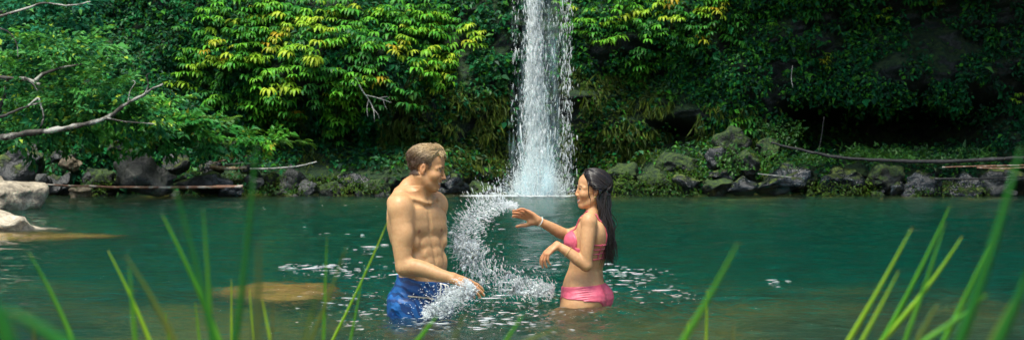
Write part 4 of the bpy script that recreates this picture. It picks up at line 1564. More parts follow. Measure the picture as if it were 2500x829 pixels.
def relax(V, Q, it=2, lam=0.5):
    n = len(V)
    for _ in range(it):
        acc = np.zeros_like(V)
        cnt = np.zeros(n)
        for a in range(4):
            i, j = Q[:, a], Q[:, (a + 1) % 4]
            for k in range(3):
                acc[:, k] += np.bincount(i, V[j, k], n) + np.bincount(j, V[i, k], n)
            cnt += np.bincount(i, minlength=n) + np.bincount(j, minlength=n)
        V = V * (1 - lam) + lam * acc / np.maximum(cnt, 1)[:, None]
    return V


def hand(fl, W, d, n, thumb, s=1.0, curl=(0.35, 0.45, 0.3), spread=0.10, flare=0.0, wr=0.024):
    """W wrist, d towards the fingers, n out of the back of the hand, thumb = +1 when the thumb lies on the d x n side"""
    d = unit(d)
    n = unit(n - d * (n @ d))
    t_ = np.cross(d, n) * thumb
    info = []
    kn = [(0.030, 0.086), (0.010, 0.090), (-0.011, 0.086), (-0.030, 0.078)]
    seg = [(0.040, 0.025, 0.020), (0.045, 0.028, 0.021), (0.041, 0.026, 0.020), (0.033, 0.020, 0.018)]
    for (o, L) in kn:
        fl.limb([W + t_ * o * 0.45 * s, W + (t_ * o * 0.8 + d * L * 0.55 + n * 0.004) * s, W + (t_ * o + d * L) * s], [0.0125 * s, 0.0125 * s, 0.0105 * s], 0.014)
    fl.limb([W + t_ * 0.014 * s, W + (t_ * 0.028 + d * 0.035 - n * 0.010) * s], [0.016 * s, 0.015 * s], 0.016)
    for i, ((o, L), sg) in enumerate(zip(kn, seg)):
        p = W + (t_ * o + d * L) * s
        cur = unit(d + t_ * (1.5 - i) * spread)
        P = [p]
        ang = 0.0
        for j, (l, cv_) in enumerate(zip(sg, curl)):
            ang += cv_ * (1 + flare * (i - 1.5))
            dr = unit(cur * math.cos(ang) - n * math.sin(ang))
            p = p + dr * l * s
            P.append(p)
        r0 = (0.0088, 0.0090, 0.0086, 0.0076)[i] * s
        fl.limb(P, [r0 * 1.08, r0, r0 * 0.92, r0 * 0.78], 0.004)
    b = W + (t_ * 0.026 + d * 0.022 - n * 0.008) * s
    d1 = unit(d * 0.75 + t_ * 0.75 - n * 0.35)
    d2 = unit(d * 0.95 + t_ * 0.40 - n * 0.45)
    P = [b, b + d1 * 0.040 * s, b + d1 * 0.040 * s + d2 * 0.031 * s, b + d1 * 0.040 * s + d2 * 0.031 * s + unit(d2 - n * 0.2) * 0.024 * s]
    fl.limb(P, [0.0145 * s, 0.0115 * s, 0.0098 * s, 0.0078 * s], 0.006)


def head(fl, O, f, u, s, fem=False, smile=1.0):
    """O centre between the ears, f face direction, u up; returns the local frame"""
    f = unit(f)
    u = unit(u - f * (u @ f))
    l = np.cross(u, f)
    R = np.stack([f, l, u])

    def g(x, y, z):
        return O + (f * x + l * y + u * z) * s

    def E(c, r, k=0.012, op='u'):
        fl.ell(g(*c), np.array(r) * s, k * s, R, op)

    def L(pts, rad, k=0.01, op='u'):
        fl.limb([g(*p_) for p_ in pts], np.array(rad) * s, k * s, op)
    E((-0.014, 0, 0.036), (0.097, 0.075, 0.084), 0.01)
    E((0.034, 0, 0.050), (0.056, 0.061, 0.052), 0.03)
    E((0.036, 0, -0.020), (0.056, 0.058, 0.078), 0.03)
    jw = 0.044 if fem else 0.050
    E((0.034, 0, -0.074), (0.046, jw, 0.036), 0.03)
    ch = 0.0165 if fem else 0.020
    E((0.074, 0, -0.100), (ch, ch * 1.15, ch * 0.95), 0.022)
    for sg in (-1, 1):
        L([(0.0, sg * (0.050 if fem else 0.056), -0.050), (0.03, sg * jw * 0.93, -0.082), (0.066, sg * 0.018, -0.100)], [0.014, 0.014, 0.014], 0.022)
        E((0.060, sg * 0.040, -0.026), (0.024, 0.021, 0.020), 0.02)
        L([(0.084, sg * 0.010, 0.016), (0.082, sg * 0.036, 0.021), (0.066, sg * 0.055, 0.012)], [0.009 if fem else 0.012, 0.010, 0.009], 0.014)
        E((0.093, sg * 0.031, 0.002), (0.017, 0.016, 0.011), 0.010, 'c')
        E((0.0755, sg * 0.031, 0.001), (0.0125, 0.0135, 0.0115), 0.002)
        L([(0.087, sg * 0.017, 0.006), (0.0905, sg * 0.031, 0.0115), (0.080, sg * 0.046, 0.005)], [0.003, 0.0035, 0.003], 0.005)     # upper lid
        L([(0.086, sg * 0.018, -0.006), (0.087, sg * 0.031, -0.010), (0.079, sg * 0.046, -0.004)], [0.003, 0.0033, 0.003], 0.007)
        # ears
        E((-0.006, sg * 0.076, -0.004), (0.017, 0.008, 0.030), 0.006)
        E((-0.001, sg * 0.086, -0.002), (0.009, 0.007, 0.017), 0.004, 'c')
        E((0.000, sg * 0.073, -0.030), (0.009, 0.006, 0.010), 0.006)
    nl = 0.107 if fem else 0.1125
    L([(0.088, 0, 0.010), (0.102, 0, -0.012), (nl, 0, -0.031)], [0.0075, 0.0080, 0.0078 if fem else 0.0092], 0.012)
    for sg in (-1, 1):
        E((0.099, sg * 0.0115, -0.035), (0.0095, 0.0075, 0.0070), 0.008)
        E((0.104, sg * 0.006, -0.0435), (0.005, 0.0035, 0.004), 0.003, 'c')
    # mouth: open smile
    w_ = 0.029
    E((0.074, 0, -0.064), (0.028, 0.034, 0.020), 0.02)
    L([(0.076, -w_ * 1.2, -0.0515), (0.096, -0.016, -0.0635), (0.104, 0, -0.0670), (0.096, 0.016, -0.0635), (0.076, w_ * 1.2, -0.0515)], [0.004, 0.0095, 0.0115, 0.0095, 0.004], 0.004, 'c')
    E((0.078, 0, -0.0625), (0.0180, 0.026, 0.0080), 0.002)                                               # teeth
    L([(0.068, -w_ * 1.25, -0.0480), (0.090, -0.015, -0.0540), (0.0965, 0, -0.0545), (0.090, 0.015, -0.0540), (0.068, w_ * 1.25, -0.0480)], [0.003, 0.0046, 0.005, 0.0046, 0.003], 0.005)
    L([(0.067, -w_ * 1.2, -0.0530), (0.086, -0.016, -0.0750), (0.0920, 0, -0.0805), (0.086, 0.016, -0.0750), (0.067, w_ * 1.2, -0.0530)], [0.003, 0.0052, 0.006, 0.0052, 0.003], 0.005)
    for sg in (-1, 1):
        E((0.064, sg * 0.040, -0.030), (0.022, 0.018, 0.017), 0.034)
    return R, g


def face_colour(P, O, R, s, skin, C, brow, lip, iris, fem):
    q = (P - O) @ R.T / s
    x, y, z = q[:, 0], q[:, 1], q[:, 2]
    ay = np.abs(y)

    def put(m, col):
        m = np.clip(m, 0, 1)[:, None]
        C[:] = C * (1 - m) + np.array(col) * m
    hd = (np.abs(x) < 0.13) & (ay < 0.1) & (z > -0.13) & (z < 0.13)
    put(hd * 0.35 * np.exp(-((x - 0.07) / 0.03) ** 2 - ((ay - 0.042) / 0.018) ** 2 - ((z + 0.028) / 0.02) ** 2), np.array(skin) * np.array([1.05, 0.70, 0.62]))
    put(hd * 0.3 * np.exp(-((x - 0.112) / 0.015) ** 2 - ((z + 0.033) / 0.012) ** 2), np.array(skin) * np.array([1.05, 0.7, 0.62]))
    put(hd * (ay > 0.068) * 0.4 * (np.abs(x) < 0.025) * (np.abs(z) < 0.04), np.array(skin) * np.array([1.05, 0.68, 0.6]))
    # lips, mouth, teeth
    fr = hd & (x > 0.060) & (ay < 0.038)
    put(fr * np.exp(-((z + 0.0545 - 0.18 * ay) / 0.0048) ** 4) * (ay < 0.030) * (0.75 if fem else 0.5), lip)
    put(fr * np.exp(-((z + 0.0800 - 0.5 * np.clip(ay - 0.006, 0, 1)) / 0.0064) ** 4) * (ay < 0.028) * (0.75 if fem else 0.5), lip)
    inn = fr & (z > -0.0765 + 0.6 * ay) & (z < -0.0580 + 0.18 * ay) & (x < 0.0965 - ay * 0.30) & (ay < 0.033)
    put(inn * 1.0, (0.10, 0.02, 0.02))
    put((inn & (z > -0.0720 + 0.3 * ay) & (ay < 0.0275)) * 1.0, (0.85, 0.80, 0.70))
    # eyes
    ey = hd & (x > 0.062) & (((ay - 0.031) / 0.0125) ** 2 + ((z - 0.0005) / 0.0046) ** 2 < 1)
    put(ey * 1.0, (0.46, 0.42, 0.38))
    ir = ey & (((ay - 0.032) / 0.0068) ** 2 + ((z - 0.001) / 0.0068) ** 2 < 1)
    put(ir * 1.0, iris)
    ln = hd & (x > 0.06) & (((ay - 0.031) / 0.0165) ** 2 + ((z - 0.002) / 0.0105) ** 2 < 1) & ~ey
    put(ln * (z > 0.003) * (0.9 if fem else 0.65), (0.02, 0.012, 0.008))
    put(ln * (z <= 0.003) * 0.3, np.array(skin) * 0.5)
    bz = (0.0245 if fem else 0.0205) - 0.35 * np.clip(ay - 0.035, 0, 1) + 0.004 * np.sin((ay - 0.01) * 60)
    put(hd * (x > 0.055) * (ay > 0.012) * (ay < 0.054) * np.exp(-((z - bz) / (0.0036 if fem else 0.0056)) ** 4) * (0.75 if fem else 0.9), brow)
    return q


t = NT('skin')
a = t.n('ShaderNodeAttribute', {'attribute_name': 'tint'})
co = t.coords()
n1 = t.noise(9, 4, 0.6, co)
n2 = t.noise(60, 3, 0.6, co)
n3 = t.noise(140, 2, 0.5, co)
c = t.mixc(0.36, a.outputs['Color'], t.ramp(n1.outputs[0], [(0.3, (0.78, 0.68, 0.62)), (0.7, (1.05, 1.05, 1.05))]).outputs[0], 'MULTIPLY')
c = t.mixc(0.30, c, t.ramp(n2.outputs[0], [(0.35, (0.76, 0.64, 0.56)), (0.6, (1.05, 1.05, 1.05))]).outputs[0], 'MULTIPLY')
rr = t.ramp(t.noise(25, 4, 0.6, co).outputs[0], [(0.35, (0.36, 0.36, 0.36)), (0.65, (0.62, 0.62, 0.62))])
p = t.n('ShaderNodeBsdfPrincipled', Base_Color=c, Roughness=rr.outputs[0], Normal=t.bump(t.math('ADD', n3.outputs[0], t.math('MULTIPLY', n2.outputs[0], 1.5)), 0.14, 0.004).outputs[0])
p.inputs['Specular IOR Level'].default_value = 0.35
p.inputs['Subsurface Weight'].default_value = 0.18
p.inputs['Subsurface Radius'].default_value = (1.0, 0.35, 0.2)
p.inputs['Subsurface Scale'].default_value = 0.012
skin_m = t.done(p)


def cloth(name, c0, c1, rough, scale, bump=0.4, dark=None):
    t = NT(name)
    co = t.coords()
    n1 = t.noise(scale, 4, 0.6, co, 0.4)
    n2 = t.noise(scale * 9, 3, 0.6, co)
    c = t.ramp(n1.outputs[0], [(0.35, c0), (0.65, c1)]).outputs[0]
    if dark:
        w_ = t.n('ShaderNodeTexWave', {'wave_type': 'BANDS', 'bands_direction': 'DIAGONAL'}, Scale=9.0, Distortion=9.0, Detail=2.0)
        t.set(w_, 'Vector', co)
        c = t.mixc(t.ramp(w_.outputs[0], [(0.62, (0, 0, 0)), (0.74, (0.8, 0.8, 0.8))]).outputs[0], c, dark)
    b = t.bump(t.math('ADD', n1.outputs[0], t.math('MULTIPLY', n2.outputs[0], 0.25)), bump, 0.012)
    return t.done(t.n('ShaderNodeBsdfPrincipled', Base_Color=c, Roughness=rough, Normal=b.outputs[0]))


t = NT('hair')
a = t.n('ShaderNodeAttribute', {'attribute_name': 'tint'})
p = t.n('ShaderNodeBsdfPrincipled', Base_Color=a.outputs['Color'], Roughness=0.34)
hair_m = t.done(p)
plain = {}
for nm, col, ro in (('cream_zip', (0.62, 0.52, 0.36), 0.5), ('gold_jewellery', (0.75, 0.58, 0.22), 0.25), ('white_cord', (0.75, 0.73, 0.66), 0.6)):
    t = NT(nm)
    nz = t.noise(80, 2, 0.5, t.coords())
    plain[nm] = t.done(t.n('ShaderNodeBsdfPrincipled', Base_Color=t.mixc(0.4, col, nz.outputs[1], 'MULTIPLY'), Roughness=ro))


def strands(paths, r0, cols, n=5, seed=0):
    r = np.random.default_rng(seed)
    parts, C = [], []
    for i, (P, rad) in enumerate(paths):
        m = len(P)
        f = np.linspace(0, 1, m)
        V, Fq = tube(P, rad * np.clip(1.15 - f ** 2.2, 0.12, 1), n)
        parts.append((V, Fq))
        C.append(np.tile(cols(r, P), (len(V), 1)) if np.ndim(cols(r, P)) == 1 else np.repeat(cols(r, P), n, 0))
    V, Fq = join(parts)
    return V, Fq, np.concatenate(C)


def garment(fl, region, off, lo, hi, extra=None):
    """a shell `off` outside the body where region(X,Y,Z) < 0"""
    sl, ax = fl.box(lo, hi)
    X, Y, Z = np.meshgrid(*ax, indexing='ij')
    f = fl.f[sl] - off
    if extra is not None:
        f = f - extra(X, Y, Z)
    g_ = np.maximum(f, region(X, Y, Z)).astype(np.float32)
    V, Q = surface_nets(g_, np.array([a_[0] for a_ in ax]), fl.h)
    return relax(V, Q, 2, 0.5), Q
# ------------------------------------------------------------------ the man
VOX = 0.0028
DM = 8.0


def mp(px, py, y=0.0):
    """photo pixel -> place, at the man's distance plus y"""
    return at(px, py, DM + y)


SKM = np.array((0.50, 0.315, 0.155))
ya = math.radians(40)
fw = np.array([math.cos(ya), -math.sin(ya), 0])
lf = np.array([math.sin(ya), math.cos(ya), 0])
fm = Field(mp(930, 335, -0.42) * np.array([1, 1, 0]) + np.array([0, 0, -0.92]), np.array([mp(1190, 765, 0)[0], DM + 0.36, 0.93]), VOX)


def zc(py):
    return H + (HY - py) / F * DM


def xc(px):
    return (px - 1250) / F * DM


def bm_(px, f_, l_, py):
    """torso-local: spine column px, forward, left, height row"""
    return np.array([xc(px), DM, zc(py)]) + fw * f_ + lf * l_


rows = [(zc(py), xc(px), DM, a_, b1_, b2_) for (py, px, a_, b1_, b2_) in [
    (800, 1027, 0.150, 0.105, 0.115), (765, 1027, 0.155, 0.108, 0.122), (735, 1027, 0.152, 0.106, 0.118), (705, 1029, 0.146, 0.103, 0.105), (680, 1031, 0.141, 0.101, 0.096),
    (640, 1030, 0.128, 0.097, 0.090), (600, 1023, 0.136, 0.095, 0.095), (560, 1014, 0.152, 0.098, 0.108), (530, 1010, 0.156, 0.094, 0.112), (505, 1014, 0.148, 0.082, 0.106),
    (485, 1013, 0.122, 0.072, 0.095), (468, 1013, 0.085, 0.060, 0.078)]]
fm.loft(rows, fw, lf, 0.02)
RT = np.stack([fw, lf, [0, 0, 1]])


def tilt(R, deg, axis):
    return R @ np.array(Matrix.Rotation(math.radians(deg), 3, Vector(axis)))


# chest, back, belly
for sg in (-1, 1):
    fm.ell(bm_(1014, 0.080, sg * 0.074, 536), (0.020, 0.076, 0.060), 0.035, RT)
    fm.ell(bm_(1016, 0.085, sg * 0.066, 556), (0.014, 0.062, 0.028), 0.022, RT)
    fm.ell(bm_(1022, -0.075, sg * 0.085, 530), (0.045, 0.065, 0.085), 0.03, RT)          # shoulder blade
    fm.ell(bm_(1026, -0.01, sg * 0.135, 570), (0.070, 0.032, 0.085), 0.03, RT)           # lat
    fm.limb([bm_(1013, -0.02, sg * 0.03, 452), bm_(1014, -0.025, sg * 0.09, 476), bm_(1016, -0.015, sg * 0.15, 490)], [0.038, 0.036, 0.033], 0.05)   # trapezius
    fm.limb([bm_(1018, 0.085, sg * 0.012, 494), bm_(1016, 0.060, sg * 0.085, 484), bm_(1016, 0.02, sg * 0.15, 488)], [0.004, 0.005, 0.008], 0.022)  # collar bone
    for k, (py, cx_) in enumerate(((592, 1021), (617, 1026), (641, 1030))):
        fm.ell(bm_(cx_, 0.0885, sg * 0.033, py), (0.0085, 0.028, 0.021), 0.022, RT)
    fm.ell(bm_(1030, 0.030, sg * 0.104, 640), (0.046, 0.026, 0.055), 0.025, RT)
    fm.ell(bm_(1026, 0.05, sg * 0.108, 590), (0.034, 0.022, 0.032), 0.03, RT)
    fm.ell(bm_(1027, -0.075, sg * 0.072, 742), (0.068, 0.072, 0.080), 0.03, RT)          # seat
fm.limb([bm_(1011, 0.112, 0, 520), bm_(1016, 0.112, 0, 575)], [0.006, 0.005], 0.018, 'c')
fm.limb([bm_(1021, 0.108, 0, 585), bm_(1031, 0.110, 0, 660)], [0.005, 0.004], 0.016, 'c')
fm.ell(bm_(1031, 0.100, 0, 664), (0.010, 0.006, 0.008), 0.008, RT, 'c')                    # navel
fm.limb([bm_(1022, -0.128, 0, 520), bm_(1030, -0.115, 0, 660)], [0.010, 0.010], 0.02, 'c')
# legs down to the bed
for sg in (-1, 1):
    fm.limb([bm_(1027, 0.0, sg * 0.085, 765), bm_(1027, 0.01, sg * 0.095, 870), bm_(1026, 0.0, sg * 0.10, 962), bm_(1025, -0.02, sg * 0.10, 1040), bm_(1024, -0.03, sg * 0.105, 1140)],
            [0.088, 0.078, 0.056, 0.056, 0.040], 0.025, n=12)
    fm.limb([bm_(1024, -0.05, sg * 0.105, 1150), bm_(1024, 0.03, sg * 0.115, 1158), bm_(1024, 0.13, sg * 0.125, 1163)], [0.038, 0.036, 0.026], 0.02)

# head and neck
OM = mp(1041, 411, -0.025)
hy = math.radians(8)
pt = math.radians(-12)
hf = np.array([math.cos(hy) * math.cos(pt), -math.sin(hy) * math.cos(pt), math.sin(pt)])
hu = np.array([0.16, 0.03, 1.0])
NB = bm_(1013, -0.015, 0, 478)
fm.limb([OM + np.array([-0.022, 0, -0.040]), OM + np.array([-0.030, 0.008, -0.095]), NB], [0.056, 0.053, 0.062], 0.045)
SM = 0.925
RM, gM = head(fm, OM, hf, hu, SM)
for sg in (-1, 1):   # neck cords
    fm.limb([gM(-0.015, sg * 0.058, -0.055), bm_(1017, 0.070, sg * 0.02, 492)], [0.010, 0.008], 0.025)
fm.ell(gM(0.040, 0, -0.130), (0.014, 0.012, 0.014), 0.018)

# near (right) arm, sweeping the water
SH = mp(978, 503, -0.135)
EL = mp(988, 652, -0.185)
WR = mp(1104, 678, -0.245)
fm.ell(SH + np.array([-0.002, -0.006, -0.012]), (0.062, 0.064, 0.076), 0.03)
fm.limb([mp(979, 510, -0.14), mp(981, 545, -0.155), mp(982, 590, -0.17), mp(984, 625, -0.18), EL], [0.056, 0.0585, 0.053, 0.046, 0.043], 0.022, n=14)
fm.ell(mp(990, 575, -0.185), (0.040, 0.036, 0.060), 0.02)
fm.limb([EL, mp(1012, 652, -0.20), mp(1042, 659, -0.215), mp(1076, 671, -0.235), WR], [0.043, 0.045, 0.040, 0.032, 0.0265], 0.018, n=14)
hand(fm, WR, unit(np.array([0.90, -0.10, -0.36])), unit(np.array([0.30, -0.55, 0.75])), -1, 1.02, (0.20, 0.30, 0.22), 0.10)
# far (left) arm, hanging behind the body
SL = bm_(1017, -0.01, 0.165, 503)
fm.ell(SL, (0.056, 0.056, 0.070), 0.03)
EL2 = mp(1046, 640, 0.19)
WR2 = mp(1062, 735, 0.08)
fm.limb([SL, (SL + EL2) / 2, EL2], [0.054, 0.050, 0.040], 0.02, n=8)
fm.limb([EL2, (EL2 + WR2) / 2, WR2], [0.040, 0.037, 0.026], 0.014, n=8)
hand(fm, WR2, unit(np.array([0.35, -0.3, -0.85])), unit(np.array([0.6, 0.75, 0.1])), 1, 1.0, (0.25, 0.3, 0.2))

V, Q = surface_nets(fm.f, fm.lo, fm.h)
V = relax(V, Q, 1, 0.4)
C = np.tile(SKM, (len(V), 1)) * (1 + 0.10 * fbm(V * 7, 3, 3))[:, None]
# lighter band at shoulder height, nipples, knuckles
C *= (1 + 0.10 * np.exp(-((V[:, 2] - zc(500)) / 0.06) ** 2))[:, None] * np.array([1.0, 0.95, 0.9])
for sg in (-1, 1):
    npos = fm.snap(bm_(1016, 0.12, sg * 0.086, 562)[None])[0]
    d = np.linalg.norm(V - npos, axis=1)
    m = np.clip(1.25 - d / 0.0125, 0, 1)[:, None]
    C = C * (1 - m) + np.array((0.26, 0.10, 0.055)) * m
d = np.linalg.norm(V - (WR + np.array([0.09, -0.02, -0.04])), axis=1)
C *= 1 - np.clip(1 - d / 0.10, 0, 1)[:, None] * np.array([0.02, 0.20, 0.22])
C *= np.where(((V[:, 2] - OM[2]) > -0.14)[:, None], np.array([1.0, 0.92, 0.88]), 1.0)
face_colour(V, OM, RM, SM, SKM, C, (0.10, 0.055, 0.025), (0.42, 0.17, 0.13), (0.03, 0.05, 0.07), False)
q = (V - OM) @ RM.T / SM
stub = np.exp(-((q[:, 2] + 0.085) / 0.03) ** 2) * (q[:, 0] > 0.0) * (np.abs(q[:, 1]) < 0.07) * (q[:, 2] > -0.125) * 0.22
C = C * (1 - stub[:, None]) + np.array((0.16, 0.09, 0.05)) * stub[:, None]
FOOT = np.array([MAN[0], DM, -0.86])
man = obj('person', raw_mesh('person', V - FOOT, Q.astype(np.int32), skin_m, C), None, FOOT)
tag(man, 'shirtless man in blue swim shorts, standing waist-deep and sweeping his hand through the water', 'person')

# hair: combed-back short cap with wet strands
def man_hair_region(X, Y, Z):
    P = np.stack([X - OM[0], Y - OM[1], Z - OM[2]], -1) / SM
    x = P @ RM[0]
    y = P @ RM[1]
    z = P @ RM[2]
    line = np.where(z > 0.035, 0.078 - 0.42 * np.abs(y) - 0.3 * np.clip(0.085 - z, 0, 1), 0.038 - 0.30 * np.clip(0.03 - z, 0, 1))   # hairline, forward limit
    a_ = x - line
    low = -0.046 - z + np.clip(x + 0.03, 0, 1) * 0.45                                   # nape / sideburn limit
    ear = 0.036 - np.sqrt((x + 0.002) ** 2 + (z + 0.006) ** 2)
    ear = np.where(np.abs(y) > 0.05, ear, -1)
    return np.maximum(np.maximum(a_, low), ear) * SM


def man_hair_extra(X, Y, Z):
    P = np.stack([X - OM[0], Y - OM[1], Z - OM[2]], -1) / SM
    z = P @ RM[2]
    x = P @ RM[0]
    y = P @ RM[1]
    return (0.000 + 0.009 * sstep(0.02, 0.10, z) + 0.011 * sstep(0.02, 0.06, x) * sstep(0.06, 0.10, z) + 0.0025 * fbm(np.stack([x * 30, y * 95, z * 60], -1), 2, 9))


Vh, Qh = garment(fm, man_hair_region, 0.004, OM - 0.16, OM + 0.17, man_hair_extra)


def mh_col(P):
    z = ((P - OM) @ RM[2]) / SM
    x = ((P - OM) @ RM[0]) / SM
    n_ = 0.5 + 0.5 * fbm(np.stack([x * 30, P[:, 1] * 120, z * 60], -1), 2, 4)
    k = (sstep(0.02, 0.10, z + 0.25 * x) * 0.9 * (0.55 + 0.6 * n_))[:, None]
    return np.array((0.085, 0.048, 0.024)) * (1 - k) + np.array((0.50, 0.36, 0.18)) * k


rg = np.random.default_rng(8)
paths = []
for i in range(3000):
    vi = rg.integers(len(Vh))
    p_ = Vh[vi]
    loc = (p_ - OM) @ RM.T / SM
    if loc[0] > 0.06 and loc[2] < 0.06:
        continue
    out = fm.grad(p_[None])[0]
    flow = RM[0] * -0.75 + RM[2] * (-0.9 if loc[2] < 0.05 else -0.25) + RM[1] * 0.35 * np.sign(loc[1]) + rg.normal(0, 0.25, 3)
    L = rg.uniform(0.022, 0.042) * (1.3 if loc[2] > 0.06 else 0.50 if loc[2] > 0.0 else 0.28)
    P = [p_]
    for k in range(5):
        flow = flow - out * (flow @ out) + out * (0.10 if k < 2 else -0.16)
        p_ = p_ + unit(flow) * L / 5
        P.append(p_)
    paths.append((np.array(P), rg.uniform(0.0007, 0.0014)))
# curled wet fringe over the forehead
for i in range(260):
    y0 = rg.uniform(-0.05, 0.05)
    P = spline([gM(0.015 + rg.uniform(-.02, .02), y0, 0.116 - 9 * y0 * y0), gM(0.045, y0 * 1.05, 0.122 - 9 * y0 * y0 + rg.uniform(-.004, .008)), gM(0.074 + rg.uniform(-.008, .006), y0 * 1.1, 0.113 - 9 * y0 * y0 + rg.uniform(-.006, .006)), gM(0.089 + rg.uniform(-.01, .006), y0 * 1.1 + rg.uniform(-.01, .01), 0.096 - 9 * y0 * y0 + rg.uniform(-.010, .010))], 9)
    paths.append((P, rg.uniform(0.0009, 0.0020)))
Vs, Fs, Cs = strands(paths, 1, lambda r_, P: mh_col(P) * r_.uniform(0.7, 1.35), 5, 2)
Va, Fa = join([(Vh, Qh.tolist()), (Vs, Fs)])
Ca = np.concatenate([mh_col(Vh), Cs])
obj('hair', raw_mesh('hair', Va - FOOT, Fa, hair_m, Ca), man)

# shorts
blue = cloth('blue_swim_cloth', (0.003, 0.055, 0.20), (0.010, 0.11, 0.33), 0.38, 14, 0.5, (0.003, 0.022, 0.10))


def shorts_region(X, Y, Z):
    f_ = (X - xc(1030)) * fw[0] + (Y - DM) * fw[1]
    top = Z - (zc(679) - 0.16 * (X - xc(1030)) + 0.004 * np.sin(f_ * 60))
    bot = -0.27 - Z
    arm = (0.085 - np.sqrt((Y - (DM - 0.215)) ** 2 + (Z - (zc(664))) ** 2))          # keep clear of the forearm
    far = (0.10 - np.sqrt((X - WR2[0]) ** 2 + (Y - WR2[1] - 0.06) ** 2)) * 1.0
    far = np.where((Y > DM + 0.12) & (Z > -0.05), far, -1)
    hnd = np.where(Y > DM + 0.0, 0.052 - np.sqrt((X - (EL2[0] + (WR2[0] - EL2[0]) * np.clip((Z - EL2[2]) / (WR2[2] - EL2[2]), 0, 1.6))) ** 2 + (Y - (EL2[1] + (WR2[1] - EL2[1]) * np.clip((Z - EL2[2]) / (WR2[2] - EL2[2]), 0, 1.6))) ** 2), -1)
    front = np.where(Y < DM - 0.165, 0.02, -1)
    return np.maximum(np.maximum(top, bot), np.maximum(hnd, front))


def shorts_fold(X, Y, Z):
    P = np.stack([X * 7, Y * 7, Z * 16 + X * 5], -1)
    z_ = np.clip((zc(679) - Z) / 0.10, 0, 1)
    return 0.002 + 0.009 * z_ * (0.4 + fbm(P, 3, 13)) + 0.006 * z_


Vg, Qg = garment(fm, shorts_region, 0.006, (xc(940), DM - 0.3, -0.3), (xc(1130), DM + 0.3, 0.24), shorts_fold)
sh = obj('swim_shorts', raw_mesh('swim_shorts', Vg - FOOT, Qg.astype(np.int32), blue), man)
from mathutils.bvhtree import BVHTree
bv = BVHTree.FromPolygons([tuple(v) for v in Vg], [tuple(int(i) for i in q_) for q_ in Qg])


def onto(bvh, pts, off=0.002):
    """drop a line of points onto a surface along the camera-side direction"""
    out = []
    for p_ in pts:
        o_ = Vector((0, 0, H))
        h_ = bvh.ray_cast(o_, (Vector(p_) - o_).normalized())
        q_ = Vector(p_) if h_[0] is None else h_[0] + (o_ - h_[0]).normalized() * off
        out.append(np.array(q_))
    return np.array(out)


P = onto(bv, spline([mp(996, 722), mp(1020, 724), mp(1040, 726), mp(1057, 729)], 14), 0.003)
V_, F_ = tube(P, 0.0042, 6)
obj('pocket_zip', raw_mesh('pocket_zip', V_ - FOOT, F_, plain['cream_zip']), sh)
a0 = fm.snap(bm_(1031, 0.13, 0.005, 688)[None], 0.018)[0]
parts = []
for dx, L in ((0.012, 0.075), (-0.010, 0.065), (0.026, 0.05)):
    P = spline([a0, a0 + np.array([0.016 + dx, -0.012, -0.012]), a0 + np.array([0.014 + dx * 1.3, -0.012, -L])], 10)
    parts.append(tube(P, 0.0032, 6))
V_, F_ = join(parts)
obj('drawstring', raw_mesh('drawstring', V_ - FOOT, F_, plain['white_cord']), sh)
# ------------------------------------------------------------------ the woman
DW = 8.36


def wp(px, py, y=0.0):
    return at(px, py, DW + y)


def zw(py):
    return H + (HY - py) / F * DW


def xw(px):
    return (px - 1250) / F * DW


SKW = np.array((0.50, 0.285, 0.135))
ya = math.radians(20)
fw = np.array([-math.cos(ya), math.sin(ya), 0])
lf = np.array([-math.sin(ya), -math.cos(ya), 0])
RT = np.stack([fw, lf, [0, 0, 1]])
fl = Field(np.array([xw(1250), DW - 0.34, -0.92]), np.array([xw(1515), DW + 0.36, 0.80]), VOX)


def bw(px, f_, l_, py):
    return np.array([xw(px), DW, zw(py)]) + fw * f_ + lf * l_


rows = [(zw(py), xw(px), DW, a_, b1_, b2_) for (py, px, a_, b1_, b2_) in [
    (785, 1424, 0.160, 0.110, 0.115), (750, 1425, 0.163, 0.115, 0.122), (722, 1426, 0.157, 0.115, 0.120), (700, 1425, 0.146, 0.110, 0.108), (682, 1426, 0.134, 0.104, 0.098),
    (655, 1431, 0.118, 0.091, 0.084), (630, 1437, 0.121, 0.092, 0.090), (600, 1443, 0.132, 0.092, 0.096), (570, 1446, 0.137, 0.086, 0.092), (548, 1446, 0.128, 0.072, 0.080), (532, 1447, 0.095, 0.058, 0.066), (518, 1448, 0.055, 0.046, 0.050)]]
fl.loft(rows, fw, lf, 0.02)
for sg in (-1, 1):
    fl.ell(bw(1444, 0.078, sg * 0.066, 588), (0.052, 0.054, 0.056), 0.022, RT)              # bust
    fl.ell(bw(1426, -0.070, sg * 0.074, 727), (0.070, 0.074, 0.072), 0.025, RT)             # seat
    fl.ell(bw(1447, -0.062, sg * 0.068, 572), (0.032, 0.050, 0.068), 0.03, RT)              # shoulder blade
    fl.limb([bw(1447, -0.01, sg * 0.02, 508), bw(1447, -0.015, sg * 0.065, 524), bw(1447, -0.01, sg * 0.115, 533)], [0.030, 0.030, 0.028], 0.025)
    fl.limb([bw(1447, 0.062, sg * 0.010, 537), bw(1446, 0.045, sg * 0.07, 531), bw(1446, 0.01, sg * 0.12, 532)], [0.004, 0.005, 0.007], 0.02)
    # thighs a little forward, shins back to the bed
    fl.limb([bw(1425, 0.0, sg * 0.085, 745), bw(1424, 0.075, sg * 0.088, 830), bw(1424, 0.12, sg * 0.085, 915), bw(1424, 0.07, sg * 0.085, 1000), bw(1424, 0.02, sg * 0.085, 1110)], [0.094, 0.080, 0.056, 0.053, 0.036], 0.025, n=12)
    fl.limb([bw(1424, 0.0, sg * 0.085, 1124), bw(1424, 0.07, sg * 0.09, 1128), bw(1424, 0.15, sg * 0.095, 1132)], [0.032, 0.030, 0.022], 0.02)
